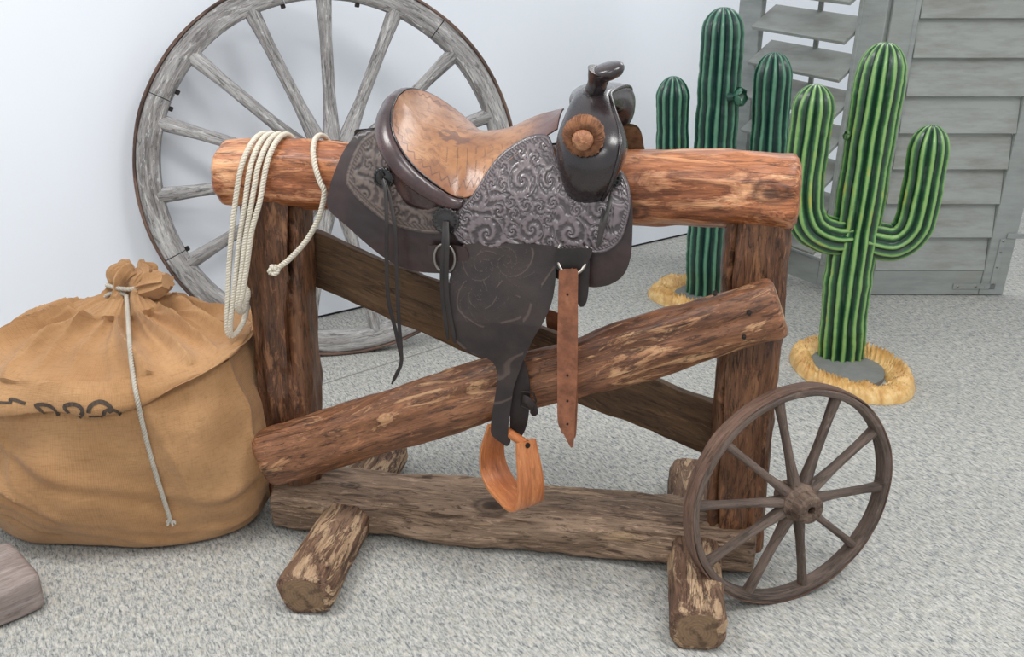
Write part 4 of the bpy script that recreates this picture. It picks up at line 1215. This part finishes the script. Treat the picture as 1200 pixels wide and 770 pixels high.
thong(c2, [q2, vpx(520, 285, -.196), vpx(518, 320, -.202), vpx(519, 350, -.203), vpx(522, 375, -.204), vpx(525, 398, -.204)], .005)
thong(c2, [q2+np.array([.004, -.003, 0]), vpx(524, 288, -.201), vpx(523, 320, -.207), vpx(524, 350, -.208), vpx(529, 380, -.209), vpx(533, 402, -.209)], .005)
c3, q3 = concho(712, 208, .0285, .018)
thong(c3, [q3, vpx(710, 235, -.150), vpx(705, 262, -.178), vpx(701, 285, -.190)], .0045)
thong(c3, [q3+np.array([.006, -.002, 0]), vpx(716, 228, -.150), vpx(711, 252, -.176), vpx(704, 276, -.190), vpx(700, 290, -.196)], .0045)

# fender hanging from under the jockey, narrowing into the stirrup leather
def FV(x, z):   # unrolled frame: slight curve of the hanging leather
    return -.172-.030*min(1, max(0, (-z-.06)/.20))-.004*math.sin(z*20)
def fsurf(x, y): 
    v = -.17
    for _ in range(6):
        p = vpx(x, y, v); v = FV(p[0], p[2])
    return p
fpx = [(560, 285), (537, 290), (531, 311), (526, 332), (525, 349), (527, 367), (530, 388), (536, 402), (550, 413), (564, 418), (574, 422), (580, 429), (583, 441), (581, 460), (577, 482), (575, 506), (580, 514), (587, 519), (594, 523), (598, 518), (595, 508), (598, 480), (602, 455), (607, 440), (612, 426), (618, 412), (626, 395), (636, 379), (645, 359), (649, 342), (651, 322), (650, 305), (648, 288)]
sheet('fender', fpx, 0, M['fendercarved'], step=.0022, fine=True, thick=.005, surf=fsurf, bend=FV, rollit=False, tool=[(.01, -.14, .045, 1), (-.0, -.20, .035, -1), (.06, -.13, .035, -1)], amp=.0004, border=.004, seed=14)
bk = [(608, 418), (614, 424), (619, 440), (621, 458), (620, 478), (618, 495), (613, 509), (605, 515), (598, 510), (598, 480), (601, 450), (604, 430)]
sheet('stirrup_leather', bk, 0, M['fender'], step=.006, thick=.005, surf=lambda x, y: vpx(x, y, -.178), bend=lambda x, z: -.178, rollit=False, seed=15)
# buckle and strap tail
bk_ = [vpx(611, 459, -.193), vpx(625, 460, -.193), vpx(628, 470, -.193), vpx(624, 481, -.193), vpx(610, 476, -.193)]
bk_.append(bk_[0]); put('buckle', [tube(resample(np.array(bk_), 60)[:-1], .0022, 8, closed=True)], M['darkiron'], saddle)
thong(saddle, [vpx(612, 466, -.190), vpx(619, 470, -.196), vpx(625, 478, -.192), vpx(626, 487, -.186)], .009, .0018, 'strap_tail', M['fender'])
# wrap of the leather round the stirrup dowel
# stirrup
sc_ = vpx(599, 509, -.196)
be = R(46); hdir = np.array([math.cos(be), -math.sin(be), 0]); ddir = np.array([math.sin(be), math.cos(be), 0])
hv = [(a_*1.16, b_*1.08) for a_, b_ in [(-.049, .004), (-.056, -.020), (-.066, -.052), (-.069, -.085), (-.060, -.112), (-.035, -.134), (0, -.142), (.035, -.146), (.058, -.134), (.066, -.110), (.066, -.080), (.060, -.045), (.053, -.015), (.049, .006)]]
P = np.array([sc_+hdir*a_+Z*b_ for a_, b_ in crom([np.array(h) for h in hv], 90)])
wid = lambda s: .025+.014*math.sin(math.pi*s)**1.2
n_ = len(P); T = np.gradient(P, axis=0); T /= np.linalg.norm(T, axis=1)[:, None]
V, G, Fc = [], [], []; m = 16; sl_ = arclen(P)
for i in range(n_):
    nr = np.cross(T[i], ddir)
    for (a_, b_) in ring(.0052, wid(i/(n_-1)), m, 6):
        V.append(P[i]+nr*a_+ddir*b_); G.append((sl_[i], a_, b_))
for i in range(n_-1):
    for k in range(m):
        l = (k+1) % m; Fc.append((i*m+k, i*m+l, (i+1)*m+l, (i+1)*m+k))
Fc.append(tuple(range(m))[::-1]); Fc.append(tuple(range((n_-1)*m, n_*m)))
stir = empty('stirrup'); stir.parent = saddle
put('bentwood_loop', [(V, Fc, G)], M['stirrup'], stir)
put('dowel', [tube([sc_-hdir*.060+Z*0, sc_+hdir*.060], .0105, 20)], M['stirrup'], stir)
for s in (-1, 1):
    p = sc_+hdir*s*.064; V_, F_, G_ = tube([p-hdir*s*.002, p+hdir*s*.002], .006, 14); put('bolt', [(V_, F_, G_)], M['darkiron'], stir)

# latigo strap, keeper and rings at the front rigging
def hang(name, px, v, mat, thick=.003, step=.006, seed=0):
    return sheet(name, px, 0, mat, step=step, thick=thick, surf=lambda x, y: vpx(x, y, v), bend=lambda x, z: v, rollit=False, seed=seed)
hang('latigo_strap', [(655, 318), (660, 316), (672, 316), (677, 318), (677, 350), (677, 400), (676, 450), (674, 485), (673, 510), (671, 525), (667, 522), (661, 510), (655, 500), (653, 485), (653, 440), (653, 400), (654, 350)], -.212, M['strap'], .0035, seed=20)
hang('latigo_tail', [(662, 320), (674, 320), (676, 400), (677, 460), (675, 510), (671, 511), (664, 505), (658, 508), (657, 480), (658, 400)], -.204, M['strap'], .0035, seed=21)
hang('keeper_leather', [(652, 292), (692, 292), (690, 305), (686, 316), (672, 320), (658, 318), (650, 312)], -.194, M['thong'], .007, seed=22)
hang('billet', [(673, 300), (690, 300), (690, 330), (688, 352), (683, 360), (677, 356), (675, 335)], -.188, M['thong'], .005, seed=23)
rc = vpx(671, 299, -.182)
put('rigging_ring', [tube(np.array([rc+np.array([.031*math.cos(t), (.026 if math.sin(t) > 0 else .022)*math.sin(t), .036*math.sin(t)]) for t in np.linspace(0, 2*math.pi, 60, endpoint=False)]), .0032, 10, closed=True)], M['steel'], saddle)
rc = vpx(521, 303, -.190)
put('rigging_ring', [tube(np.array([rc+np.array([.022*math.cos(t), 0, .031*math.sin(t)]) for t in np.linspace(0, 2*math.pi, 60, endpoint=False)]), .0028, 10, closed=True)], M['steel'], saddle)
hang('rigging_plate', [(502, 288), (545, 290), (545, 312), (520, 313), (502, 308)], -.181, M['skirt'], .006, seed=24)
for yy in (345, 440, 470, 497):
    p = vpx(665, yy, -.2125); put('strap_hole', [tube([p, p+np.array([0, -.0008, 0])], .0028, 12)], M['darkiron'], saddle)
# far-side strap seen behind the latigo
hang('far_strap', [(640, 362), (655, 368), (672, 384), (676, 400), (668, 402), (652, 396), (641, 384)], .150, M['strap'], .004, seed=25)

# ------------------------------------------------------------------ lights
def area(name, loc, size, power, target, colr=(1, 1, 1), sy=None):
    l = bpy.data.lights.new(name, 'AREA'); l.shape = 'RECTANGLE'; l.size = size; l.size_y = sy or size; l.energy = power; l.color = colr
    o = bpy.data.objects.new(name, l); col.objects.link(o); o.location = loc
    o.rotation_euler = (Vector(target)-Vector(loc)).to_track_quat('-Z', 'Y').to_euler(); return o
area('ceiling_panel_light', (-1.2, 1.6, 2.75), 1.2, 34, (-1.2, 1.6, 0), (1, .99, .97), .6)
area('ceiling_panel_light', (1.3, 1.2, 2.75), 1.2, 34, (1.3, 1.2, 0), (1, .99, .97), .6)
area('ceiling_panel_light', (1.6, 4.2, 2.75), 1.2, 20, (1.6, 4.2, 0), (1, .99, .97), .6)
area('ceiling_panel_light', (-.2, -.6, 2.75), 1.2, 28, (-.2, -.6, 0), (1, .99, .97), .6)
wd = bpy.data.worlds.new('room_light'); bpy.context.scene.world = wd; wd.use_nodes = True
bg = wd.node_tree.nodes['Background']; bg.inputs[0].default_value = (.93, .96, 1, 1); bg.inputs[1].default_value = .85

# ------------------------------------------------------------------ camera object
cam = bpy.data.cameras.new('camera'); co = bpy.data.objects.new('camera', cam); col.objects.link(co)
co.location = (0, 0, CH); co.rotation_euler = (math.pi/2-PITCH, 0, 0)
cam.sensor_width = 36; cam.lens = F/1200*36; cam.sensor_fit = 'HORIZONTAL'
sc = bpy.context.scene; sc.camera = co
sc.view_settings.view_transform = 'Standard'; sc.view_settings.look = 'None'; sc.view_settings.gamma = 1
sc.view_settings.use_curve_mapping = False; sc.view_settings.exposure = 0.0
